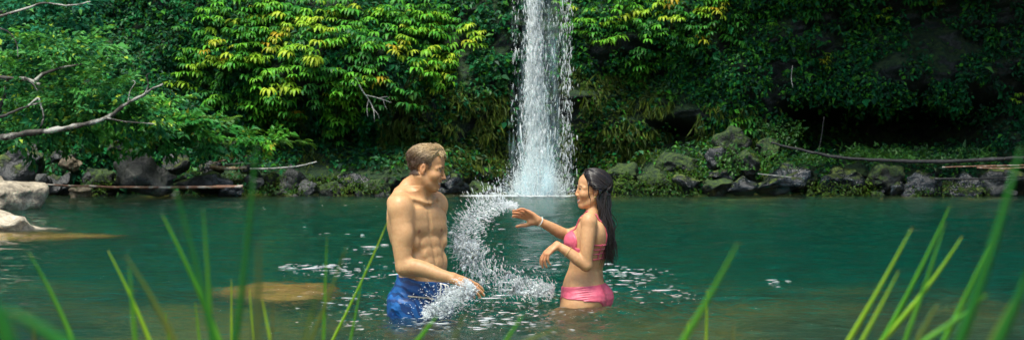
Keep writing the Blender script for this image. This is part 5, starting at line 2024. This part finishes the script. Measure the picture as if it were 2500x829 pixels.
fl.limb([bw(1447, -0.115, 0, 560), bw(1438, -0.112, 0, 640), bw(1428, -0.125, 0, 688)], [0.012, 0.013, 0.010], 0.02, 'c')       # spine
fl.limb([bw(1426, -0.165, 0, 705), bw(1426, -0.150, 0, 790)], [0.012, 0.018], 0.012, 'c')
fl.limb([bw(1436, 0.108, 0, 628), bw(1428, 0.122, 0, 690)], [0.008, 0.006], 0.014, 'c')
# head
OW = wp(1447, 464, -0.02)
hf = np.array([-0.985, -0.16, 0.03])
hu = np.array([0.05, 0.02, 1.0])
fl.limb([OW + np.array([0.014, 0, -0.035]), OW + np.array([0.012, 0.008, -0.085]), bw(1448, -0.008, 0, 524)], [0.044, 0.042, 0.048], 0.018)
SW = 0.845
RW, gW = head(fl, OW, hf, hu, SW, True)
for sg in (-1, 1):
    fl.limb([gW(-0.012, sg * 0.048, -0.055), bw(1447, 0.036, sg * 0.012, 536)], [0.010, 0.008], 0.02)
# near (left) arm, folded with a drooping hand
SH = wp(1438, 540, -0.145)
EL = wp(1431, 647, -0.185)
WR = wp(1361, 598, -0.165)
fl.ell(SH, (0.042, 0.044, 0.050), 0.025)
fl.limb([wp(1438, 545, -0.15), wp(1435, 575, -0.165), wp(1432, 612, -0.18), EL], [0.041, 0.0405, 0.036, 0.031], 0.016, n=12)
fl.limb([EL, wp(1412, 634, -0.185), wp(1388, 615, -0.178), WR], [0.031, 0.0335, 0.027, 0.0195], 0.012, n=12)
hand(fl, WR, unit(np.array([-0.80, -0.10, -0.60])), unit(np.array([-0.55, -0.35, 0.75])), 1, 0.86, (0.55, 0.5, 0.25), 0.11, 0.16)
# far (right) arm, flung out with the hand up
SR = bw(1446, 0.0, -0.135, 545)
ER = wp(1386, 574, 0.20)
WQ = wp(1313, 538, 0.13)
fl.ell(SR, (0.042, 0.044, 0.048), 0.025)
fl.limb([SR, (SR + ER) / 2 + np.array([0, 0, -0.005]), ER], [0.041, 0.038, 0.032], 0.016, n=8)
fl.limb([ER, ER * 0.72 + WQ * 0.28 + np.array([0, 0, -0.004]), ER * 0.4 + WQ * 0.6, WQ], [0.032, 0.034, 0.028, 0.0205], 0.012, n=12)
hand(fl, WQ, unit(np.array([-0.84, -0.10, 0.42])), unit(np.array([0.38, 0.80, 0.50])), 1, 0.95, (0.22, 0.35, 0.25), 0.14, 0.10)

V, Q = surface_nets(fl.f, fl.lo, fl.h)
V = relax(V, Q, 1, 0.4)
C = np.tile(SKW, (len(V), 1)) * (1 + 0.09 * fbm(V * 7, 3, 23))[:, None]
C *= np.where(((V[:, 2] - OW[2]) > -0.12)[:, None], np.array([1.06, 1.02, 1.02]), 1.0)
for Wc in (WR + np.array([-0.05, 0, -0.04]), WQ + np.array([-0.08, 0, 0.05])):
    d = np.linalg.norm(V - Wc, axis=1)
    C *= 1 + np.clip(1 - d / 0.10, 0, 1)[:, None] * np.array([0.22, -0.02, 0.05])
face_colour(V, OW, RW, SW, SKW, C, (0.03, 0.015, 0.01), (0.40, 0.11, 0.10), (0.03, 0.015, 0.008), True)
FOOTW = np.array([WOM[0], DW, -0.84])
woman = obj('person', raw_mesh('person', V - FOOTW, Q.astype(np.int32), skin_m, C), None, FOOTW)
tag(woman, 'dark-haired woman in a pink bikini, standing hip-deep and splashing water with one hand', 'person')

# ---- bikini
pink = cloth('pink_swim_cloth', (0.50, 0.070, 0.120), (0.64, 0.120, 0.175), 0.42, 30, 0.25)


def top_region(X, Y, Z):
    P = np.stack([X, Y, Z], -1)
    d = None
    for sg in (-1, 1):
        c_ = bw(1443, 0.088, sg * 0.068, 590)
        q_ = (P - c_) @ RT.T / np.array([0.075, 0.072, 0.062])
        e = (np.sqrt((q_ ** 2).sum(-1)) - 1) * 0.06
        d = e if d is None else np.minimum(d, e)
    # the side of the cup narrows to the band
    f_ = (P - bw(1443, 0, 0, 590)) @ fw
    band = np.maximum(np.abs(Z - zw(612)) - 0.018 - 0.10 * np.clip(f_, 0, 1), 0.0 - f_ - 0.012)
    d = np.minimum(d, band)
    arm = np.where(Y < DW - 0.128, 0.02, -1)
    arm2 = 0.052 - np.linalg.norm(P - (SR + ER) / 2, axis=-1)
    arm3 = 0.050 - np.linalg.norm(P - (SR * 0.25 + ER * 0.75), axis=-1)
    return np.maximum(np.maximum(d, arm), np.maximum(arm2, arm3))


Vg, Qg = garment(fl, top_region, 0.0045, (xw(1360), DW - 0.2, zw(650)), (xw(1495), DW + 0.22, zw(540)))
bt = obj('bikini_top', raw_mesh('bikini_top', Vg - FOOTW, Qg.astype(np.int32), pink), woman)


def strap(pts, r_, off=0.003, n=24):
    P = fl.snap(spline(pts, n), off)
    return tube(P, r_, 6)


parts = []
for py in (594, 606, 618, 631):                      # the caged back
    parts.append(strap([bw(1443, 0.02, 0.135, py + 1), bw(1443, -0.045, 0.125, py), bw(1443, -0.10, 0.07, py), bw(1443, -0.11, 0.0, py), bw(1443, -0.10, -0.07, py), bw(1443, -0.04, -0.13, py)], 0.0038))
for l0, l1, b0_, b1_ in ((0.055, 0.055, -0.105, -0.105), (0.092, 0.095, -0.085, -0.085), (0.015, 0.02, -0.11, -0.11), (-0.05, -0.05, -0.105, -0.105)):
    parts.append(strap([bw(1443, b0_, l0, 590), bw(1443, (b0_ + b1_) / 2, (l0 + l1) / 2, 612), bw(1442, b1_, l1, 633)], 0.0036))
for sg in (-1, 1):
    parts.append(strap([bw(1443, 0.10, sg * 0.062, 563), bw(1446, 0.06, sg * 0.070, 540), bw(1447, 0.0, sg * 0.074, 522), bw(1447, -0.06, sg * 0.070, 545), bw(1445, -0.09, sg * 0.060, 592)], 0.0042, n=36))
V_, F_ = join(parts)
obj('strap', raw_mesh('strap', V_ - FOOTW, F_, pink), bt)


def bot_region(X, Y, Z):
    P = np.stack([X - xw(1426), Y - DW, Z], -1)
    f_ = P @ fw
    l_ = np.abs(P @ lf)
    hi = Z - (zw(694) - 0.06 * f_)
    lo_ = (zw(724) - 0.050 * sstep(0.135, 0.05, l_) - 0.012 * sstep(0.0, -0.10, f_) + 0.012 * sstep(0.02, 0.12, f_)) - Z
    legs = np.where(Z < zw(775), 0.02, -1)
    return np.maximum(np.maximum(hi, lo_), legs)


def bot_fold(X, Y, Z):
    P = np.stack([X - xw(1426), Y - DW, Z], -1)
    f_ = P @ fw
    l_ = P @ lf
    g_ = np.exp(-((f_ + 0.055) / 0.035) ** 2) * (l_ > 0.05)
    edge = np.exp(-((Z - zw(697)) / 0.006) ** 2) * 0.0015
    return edge * 0.6 + 0.0018 * g_ * np.sin(Z * 520 + f_ * 60) + 0.0005 * np.sin(Z * 240 + f_ * 30 + 3 * fbm(P * 9, 2, 3))


Vg, Qg = garment(fl, bot_region, 0.0038, (xw(1345), DW - 0.22, zw(785)), (xw(1505), DW + 0.22, zw(680)), bot_fold)
obj('bikini_bottom', raw_mesh('bikini_bottom', Vg - FOOTW, Qg.astype(np.int32), pink), woman)


# ---- jewellery
def ring_round(c_, ax, r_, th, mat, name, par):
    ax = unit(ax)
    a_ = unit(np.cross(ax, (0.3, 0.2, 1)))
    b_ = np.cross(ax, a_)
    th_ = np.linspace(0, 2 * math.pi, 25)
    P = c_ + r_ * (np.cos(th_)[:, None] * a_ + np.sin(th_)[:, None] * b_)
    V_, F_ = tube(P, th, 5, caps=False)
    return obj(name, raw_mesh(name, V_ - FOOTW, F_, mat), par)


ring_round(WQ * 0.93 + ER * 0.07, WQ - ER, 0.0265, 0.0032, plain['white_cord'], 'bracelet', woman)
ring_round(wp(1387, 614, -0.178), WR - EL, 0.0305, 0.0016, plain['gold_jewellery'], 'bracelet', woman)
V0, F0 = ICO1
obj('earring', raw_mesh('earring', V0 * 0.006 + gW(0.0, 0.082, -0.042) - FOOTW, F0, plain['gold_jewellery']), woman)

# ---- long wet hair
def w_hair_region(X, Y, Z):
    P = np.stack([X - OW[0], Y - OW[1], Z - OW[2]], -1) / SW
    x, y, z = P @ RW[0], P @ RW[1], P @ RW[2]
    line = np.where(z > 0.03, 0.056 - 0.35 * np.abs(y) - 0.40 * np.clip(z - 0.085, 0, 1), 0.040 - 1.9 * np.clip(0.03 - z, 0, 0.032))
    ear = np.where(np.abs(y) > 0.05, 0.017 - np.sqrt((x - 0.008) ** 2 + ((z + 0.022) * 0.8) ** 2), -1)
    low = -0.10 - z
    return np.maximum(np.maximum(x - line, low), ear) * SW


def w_hair_extra(X, Y, Z):
    P = np.stack([X - OW[0], Y - OW[1], Z - OW[2]], -1) / SW
    x, y, z = P @ RW[0], P @ RW[1], P @ RW[2]
    az = np.arctan2(z, -x)
    return -0.003 + 0.011 * sstep(0.055, 0.0, x) + 0.005 * sstep(0.0, -0.08, x) + 0.003 * fbm(np.stack([y * 70, az * 3, az * 0 + 1], -1), 2, 19)


Vh, Qh = garment(fl, w_hair_region, 0.004, OW - 0.16, OW + 0.16, w_hair_extra)
rg = np.random.default_rng(18)
HC0, HC1 = np.array((0.0025, 0.002, 0.002)), np.array((0.022, 0.014, 0.010))
paths = []
# strands lying on the skull, combed back from the parting
for i in range(420):
    y0 = rg.uniform(-0.07, 0.085)
    side = 1 if y0 > 0 else -1
    yy = min(0.078, abs(y0)) * side
    a_ = gW(0.050 - 0.4 * abs(yy) + rg.uniform(-0.01, 0.0), yy * 0.35, 0.107 - 3.0 * yy * yy)
    b_ = gW(-0.02, yy * 1.0, 0.118 - 7.5 * yy * yy)
    c_ = gW(-0.085, yy * 1.05, 0.070 - 7.0 * yy * yy)
    d_ = gW(-0.108, yy * 0.85, 0.0 - 2 * yy * yy)
    e_ = gW(-0.098, yy * 0.7, -0.08)
    P = fl.snap(spline([a_, b_, c_, d_, e_], 14), 0.0165, 5)
    paths.append((P + rg.normal(0, 0.001, 3), rg.uniform(0.0013, 0.0026)))
# strands swept back from the temples and behind the ears
for i in range(420):
    sg = 1 if i % 3 else -1
    t_ = rg.uniform(0, 1)
    hx, hy_, hz = np.interp(t_, [0, 0.45, 0.75, 1], [0.060, 0.050, 0.040, -0.006]), np.interp(t_, [0, 0.45, 1], [0.022, 0.062, 0.074]), np.interp(t_, [0, 0.45, 0.75, 1], [0.098, 0.066, 0.034, 0.006])
    a_ = gW(hx + rg.normal(0, 0.003), sg * hy_, hz)
    b_ = gW(hx - 0.045, sg * (hy_ + 0.012), hz + 0.006 - 0.012 * t_)
    c_ = gW(-0.070 - 0.02 * (1 - t_), sg * (0.066 - 0.02 * (1 - t_)), hz * 0.45 - 0.02)
    e_ = gW(-0.092, sg * 0.058, -0.085)
    P = spline([a_, b_, c_, e_], 14)
    off_ = np.concatenate([[0.003, 0.008], np.full(12, 0.0150)])
    P = fl.snap(P, off_ + rg.normal(0, 0.0008), 5)
    paths.append((P, rg.uniform(0.0013, 0.0026)))
# locks down the back
for i in range(330):
    l0 = rg.uniform(-0.062, 0.078)
    d0 = rg.uniform(0, 1)
    top_ = gW(-0.095 + 0.03 * d0 * (abs(l0) > 0.03) + rg.uniform(-.012, .012), l0, rg.uniform(-0.02, 0.05))
    e_px = 1490 + rg.normal(0, 8) - 10 * (l0 > 0.055)
    e_py = rg.choice([rg.uniform(560, 615), rg.uniform(600, 652)])
    yv = -0.02 - l0 * 0.9
    pts = [top_, wp(1479 + rg.normal(0, 5) - 8 * (l0 > 0.05), 500, yv * 0.9), wp(1484 + rg.normal(0, 5.5) - 7 * (l0 > 0.05), 545, yv), wp((1484 + e_px) / 2 + rg.normal(0, 3) + 2, (545 + e_py) / 2, yv), wp(e_px, e_py, yv)]
    P = spline(pts, 22)
    ph, am = rg.uniform(0, 6), rg.uniform(0.001, 0.004)
    P[:, 0] += am * np.sin(np.linspace(0, 9, 22) + ph)
    P[:, 1] += am * np.cos(np.linspace(0, 8, 22) + ph)
    dv = fl.val(P)                                        # stay outside the back
    push = np.clip(0.006 - dv, 0, 0.05)
    P = P + push[:, None] * fl.grad(P)
    paths.append((P, rg.uniform(0.0016, 0.0042)))
# the near side of the mass, falling behind the ear onto the shoulder
for i in range(110):
    t_ = rg.uniform(0, 1)
    top_ = gW(-0.030 - 0.05 * t_, 0.070, 0.005 - 0.02 * t_)
    x1, x2 = 1459 + 18 * t_ + rg.normal(0, 2), 1466 + 18 * t_ + rg.normal(0, 3)
    pts = [top_, wp(x1, 490, -0.085 + 0.02 * t_), wp(x2, 520, -0.085 + 0.02 * t_), wp(x2 + 7 + rg.normal(0, 3), 560, -0.07), wp(1484 + 8 * t_ + rg.normal(0, 4), rg.uniform(585, 640), -0.06)]
    P = spline(pts, 22)
    P[:, 0] += rg.uniform(0.001, 0.003) * np.sin(np.linspace(0, 9, 22) + rg.uniform(0, 6))
    P = P + np.clip(0.005 - fl.val(P), 0, 0.05)[:, None] * fl.grad(P)
    paths.append((P, rg.uniform(0.0014, 0.0034)))
# loose locks in front of the ear and over the cheek
for k, (x0, ex, ey) in enumerate([(1436, 1442, 506), (1437, 1442, 503), (1446, 1452, 508), (1448, 1455, 512)]):
    P = spline([gW(0.040 - 0.004 * k, 0.050, 0.075), wp(x0, 448, -0.105), wp((x0 + ex) / 2 - 2 + k, 474, -0.105), wp((x0 + ex) / 2 + 3, 489, -0.105), wp(ex, ey, -0.10)], 18)
    P = P + np.clip(0.004 - fl.val(P), 0, 0.04)[:, None] * fl.grad(P)
    paths.append((P, rg.uniform(0.0012, 0.0022)))
Vs, Fs, Cs = strands(paths, 1, lambda r_, P: HC0 + (HC1 - HC0) * r_.uniform(0, 1), 5, 3)
Va, Fa = join([(Vh, Qh.tolist()), (Vs, Fs)])
Ca = np.concatenate([np.tile(HC0 * 1.3, (len(Vh), 1)), Cs])
obj('hair', raw_mesh('hair', Va - FOOTW, Fa, hair_m, Ca), woman)
# ================================================================== thrown water
def arc_water(path, wid, ndrop, seed, dirs=None, rr=(0.0035, 0.5), el=(1.2, 4.0), depth=0.06):
    """path: photo x, y, D rows with widths in pixels: droplets thrown along it"""
    r = np.random.default_rng(seed)
    P0 = np.array([at(*q_) for q_ in path])
    S = spline(P0, 200)
    Wd = np.interp(np.linspace(0, len(path) - 1, 200), np.arange(len(path)), wid)
    T = unit(np.gradient(S, axis=0))
    i = r.integers(0, 200, ndrop)
    nrm = unit(np.cross(T, np.array([0, 1.0, 0])))
    o_ = r.normal(0, 0.30, ndrop)
    P = S[i] + nrm[i] * (o_ * Wd[i] / F * 8.2)[:, None] + np.stack([0 * o_, r.normal(0, depth, ndrop), 0 * o_], -1)
    A = T[i] * 0.7 - nrm[i] * np.sign(nrm[i][:, :1] + 1e-6) * 0.8 + r.normal(0, 0.45, (ndrop, 3))
    R = np.minimum(r.lognormal(math.log(rr[0]), rr[1], ndrop), 2.6 * rr[0])
    return P, A, R * r.uniform(el[0], el[1], ndrop), R


ARC = [(1262, 503, 8.3), (1228, 500, 8.26), (1190, 515, 8.22), (1158, 545, 8.2), (1140, 590, 8.2), (1146, 632, 8.2), (1180, 665, 8.2), (1240, 690, 8.22), (1310, 704, 8.25), (1352, 708, 8.3)]
WID = [10, 24, 46, 62, 68, 72, 78, 70, 46, 26]


def ribbon(path, wid, seed, n=90, m=12, thin=0.006):
    """a torn sheet of water along the path, wrinkled and full of holes"""
    r = np.random.default_rng(seed)
    S = spline(np.array([at(*q_) for q_ in path]), n)
    Wd = np.interp(np.linspace(0, len(path) - 1, n), np.arange(len(path)), wid) / F * 8.2
    T = unit(np.gradient(S, axis=0))
    N = unit(np.cross(T, np.array([0, 1.0, 0])))
    s_ = np.linspace(-0.5, 0.5, m)
    P = S[:, None] + N[:, None] * (s_[None, :, None] * Wd[:, None, None])
    sc = 16.0
    for k, a_ in ((0, 0.012), (1, 0.05), (2, 0.012)):
        P[..., k] += a_ * fbm(P * sc + 7 * k + seed, 3, seed + k)
    keep = fbm(P * np.array([14, 14, 14]) + seed, 3, seed + 9)
    Fq = grid_faces(n, m)
    V = P.reshape(-1, 3)
    kf = keep.reshape(-1)[Fq].mean(1) > -0.02
    Fq = Fq[kf]
    V2 = np.concatenate([V, V + np.array([0, thin, 0])])
    F2 = np.concatenate([Fq, Fq[:, ::-1] + len(V)])
    return V2, F2


t = NT('splashing_water')
co = t.coords()
nz = t.noise(38, 5, 0.65, co)
nb = t.noise(60, 4, 0.65, co, 0.5)
df = t.n('ShaderNodeBsdfPrincipled', Base_Color=(0.82, 0.90, 0.90), Roughness=0.12, Normal=t.bump(nb.outputs[0], 1.0, 0.02).outputs[0])
gl = t.n('ShaderNodeBsdfPrincipled', Base_Color=(0.93, 0.98, 0.98), Roughness=0.04, IOR=1.33, Normal=t.bump(nb.outputs[0], 1.0, 0.02).outputs[0])
gl.inputs['Transmission Weight'].default_value = 1.0
mx = t.n('ShaderNodeMixShader', Fac=t.ramp(nz.outputs[0], [(0.48, (0.06, 0.06, 0.06)), (0.66, (0.90, 0.90, 0.90))]).outputs[0])
t.t.links.new(gl.outputs[0], mx.inputs[1])
t.t.links.new(df.outputs[0], mx.inputs[2])
sheet_m = t.done(mx)

root = thing('water_splash', 'curving arc of thrown water between the man and the woman', 'splash', (-0.1, 8.22, 0))
RO = np.array(root.location)
Vs, Fs = [], []
k0 = 0
for sd_, sc_ in ((1, 0.8),):
    V_, F_ = ribbon(ARC[2:], [w_ * sc_ for w_ in WID[2:]], 40 + sd_)
    V_ = V_ + np.array([0, 0.03 * (sd_ - 2), 0])
    Vs.append(V_)
    Fs.append(F_ + k0)
    k0 += len(V_)
obj('water_sheet', raw_mesh('water_sheet', np.concatenate(Vs) - RO, np.concatenate(Fs), sheet_m), root)
P1 = arc_water(ARC, WID, 5600, 5, rr=(0.00100, 0.65), el=(1.5, 7.0))
P2 = arc_water(ARC[3:], WID[3:], 220, 6, rr=(0.0024, 0.5), el=(1.0, 3.0))
# spikes flung outwards at the crest
r = np.random.default_rng(7)
n = 900
f = r.uniform(0, 1, n)
S = spline(np.array([at(*q_) for q_ in ARC[1:6]]), 120)
i = (f * 119).astype(int)
T = unit(np.gradient(S, axis=0))
N = unit(np.cross(T, np.array([0, 1.0, 0])))
N = N * np.sign(-(N[:, :1]) + 1e-6)
dist = np.abs(r.normal(0, 1, n)) * 0.050 * (1.2 - 0.5 * f)
A3 = N[i] + T[i] * -0.35 + r.normal(0, 0.12, (n, 3))
P3 = S[i] + unit(A3) * (dist + 0.03)[:, None] + r.normal(0, 0.012, (n, 3))
R3 = r.lognormal(math.log(0.0010), 0.4, n)
V_, F_ = drops(np.concatenate([P1[0], P2[0], P3]) - RO, np.concatenate([P1[1], P2[1], A3]), np.concatenate([P1[2], P2[2], R3 * r.uniform(3, 11, n)]), np.concatenate([P1[3], P2[3], R3]), 9)
obj('droplets', raw_mesh('droplets', V_, F_, spray_m), root)

# water thrown up by the man's hand
root = thing('water_splash', 'white splash thrown up by the man\'s sweeping hand', 'splash', (-0.36, 7.75, 0))
RO = np.array(root.location)
A2 = [(1152, 690, 7.72), (1136, 708, 7.71), (1108, 728, 7.7), (1075, 750, 7.7), (1034, 768, 7.7)]
W2 = [34, 48, 50, 42, 22]
Vs, Fs = [], []
k0 = 0
for sd_ in range(3):
    V_, F_ = ribbon(A2, [w_ * (1.05 - 0.2 * sd_) for w_ in W2], 60 + sd_, 50, 14)
    V_ = V_ + np.array([0, 0.03 * (sd_ - 1), 0])
    V_[:, 2] = np.maximum(V_[:, 2], 0.004)
    Vs.append(V_)
    Fs.append(F_ + k0)
    k0 += len(V_)
obj('water_sheet', raw_mesh('water_sheet', np.concatenate(Vs) - RO, np.concatenate(Fs), sheet_m), root)
P1 = arc_water(A2, W2, 4200, 15, rr=(0.00095, 0.6), el=(1.2, 5.0), depth=0.04)
n = 500
P3 = at(1095, 735, 7.7) + r.normal(0, 1, (n, 3)) * np.array([0.09, 0.05, 0.04])
V_, F_ = drops(np.concatenate([P1[0], P3]) - RO, np.concatenate([P1[1], r.normal(0, 1, (n, 3)) + np.array([0.6, 0, 0.4])]), np.concatenate([P1[2], r.uniform(0.002, 0.006, n)]), np.concatenate([P1[3], r.uniform(0.0008, 0.002, n)]), 10)
V_[:, 2] = np.maximum(V_[:, 2], 0.003)
obj('droplets', raw_mesh('droplets', V_, F_, spray_m), root)

# solid white flecks on the stirred water stand in for glints of sky
root = thing('foam', 'white foam flecks standing in for sky glints on the stirred water around the two bathers', 'foam', (-0.1, 8.4, 0))
r = np.random.default_rng(70)
Ps, Rs = [], []
for (px, py, sx, sy, n) in [(770, 655, 60, 7, 70), (900, 665, 90, 14, 80), (880, 740, 70, 26, 80), (1010, 790, 140, 14, 90), (1240, 745, 130, 36, 330), (1290, 705, 60, 12, 150), (1180, 790, 120, 16, 120), (1560, 690, 70, 24, 80),
                            (1520, 660, 60, 14, 60), (1330, 640, 60, 16, 50), (860, 570, 90, 26, 10), (1040, 600, 120, 24, 40), (1430, 742, 60, 7, 70), (1030, 770, 60, 7, 60), (1640, 720, 40, 12, 30), (1905, 687, 30, 3, 14), (700, 500, 260, 8, 8), (1200, 560, 120, 30, 30)]:
    qx = px + sx * r.normal(0, 0.8, n)
    qy = np.clip(py + sy * r.normal(0, 0.8, n), 486, 826)
    D = F * H / (qy - HY)
    Ps.append(np.stack([(qx - 1250) / F * D, D, 0 * D], -1))
    Rs.append(r.lognormal(math.log(0.0032), 0.6, n) * (D / 8.4) ** 0.7)
P = np.concatenate(Ps)
R = np.concatenate(Rs)
ok = (np.hypot(P[:, 0] - MAN[0], P[:, 1] - 8.0) > 0.17) & (np.hypot(P[:, 0] - WOM[0], P[:, 1] - 8.36) > 0.17)
P, R = P[ok], R[ok]
zz = wave(P[:, 0], P[:, 1])
V_, F_ = drops(P, np.stack([np.ones(len(P)), r.normal(0, 0.5, len(P)), 0 * R], -1), R * r.uniform(1.5, 6.0, len(P)), R, 12, ICO1, 0.3)
V_[:, 2] = V_[:, 2] * 0.35 + np.repeat(zz, len(ICO1[0])) + 0.001
obj('glint_flecks', raw_mesh('glint_flecks', V_ - np.array(root.location), F_, spray_m), root)
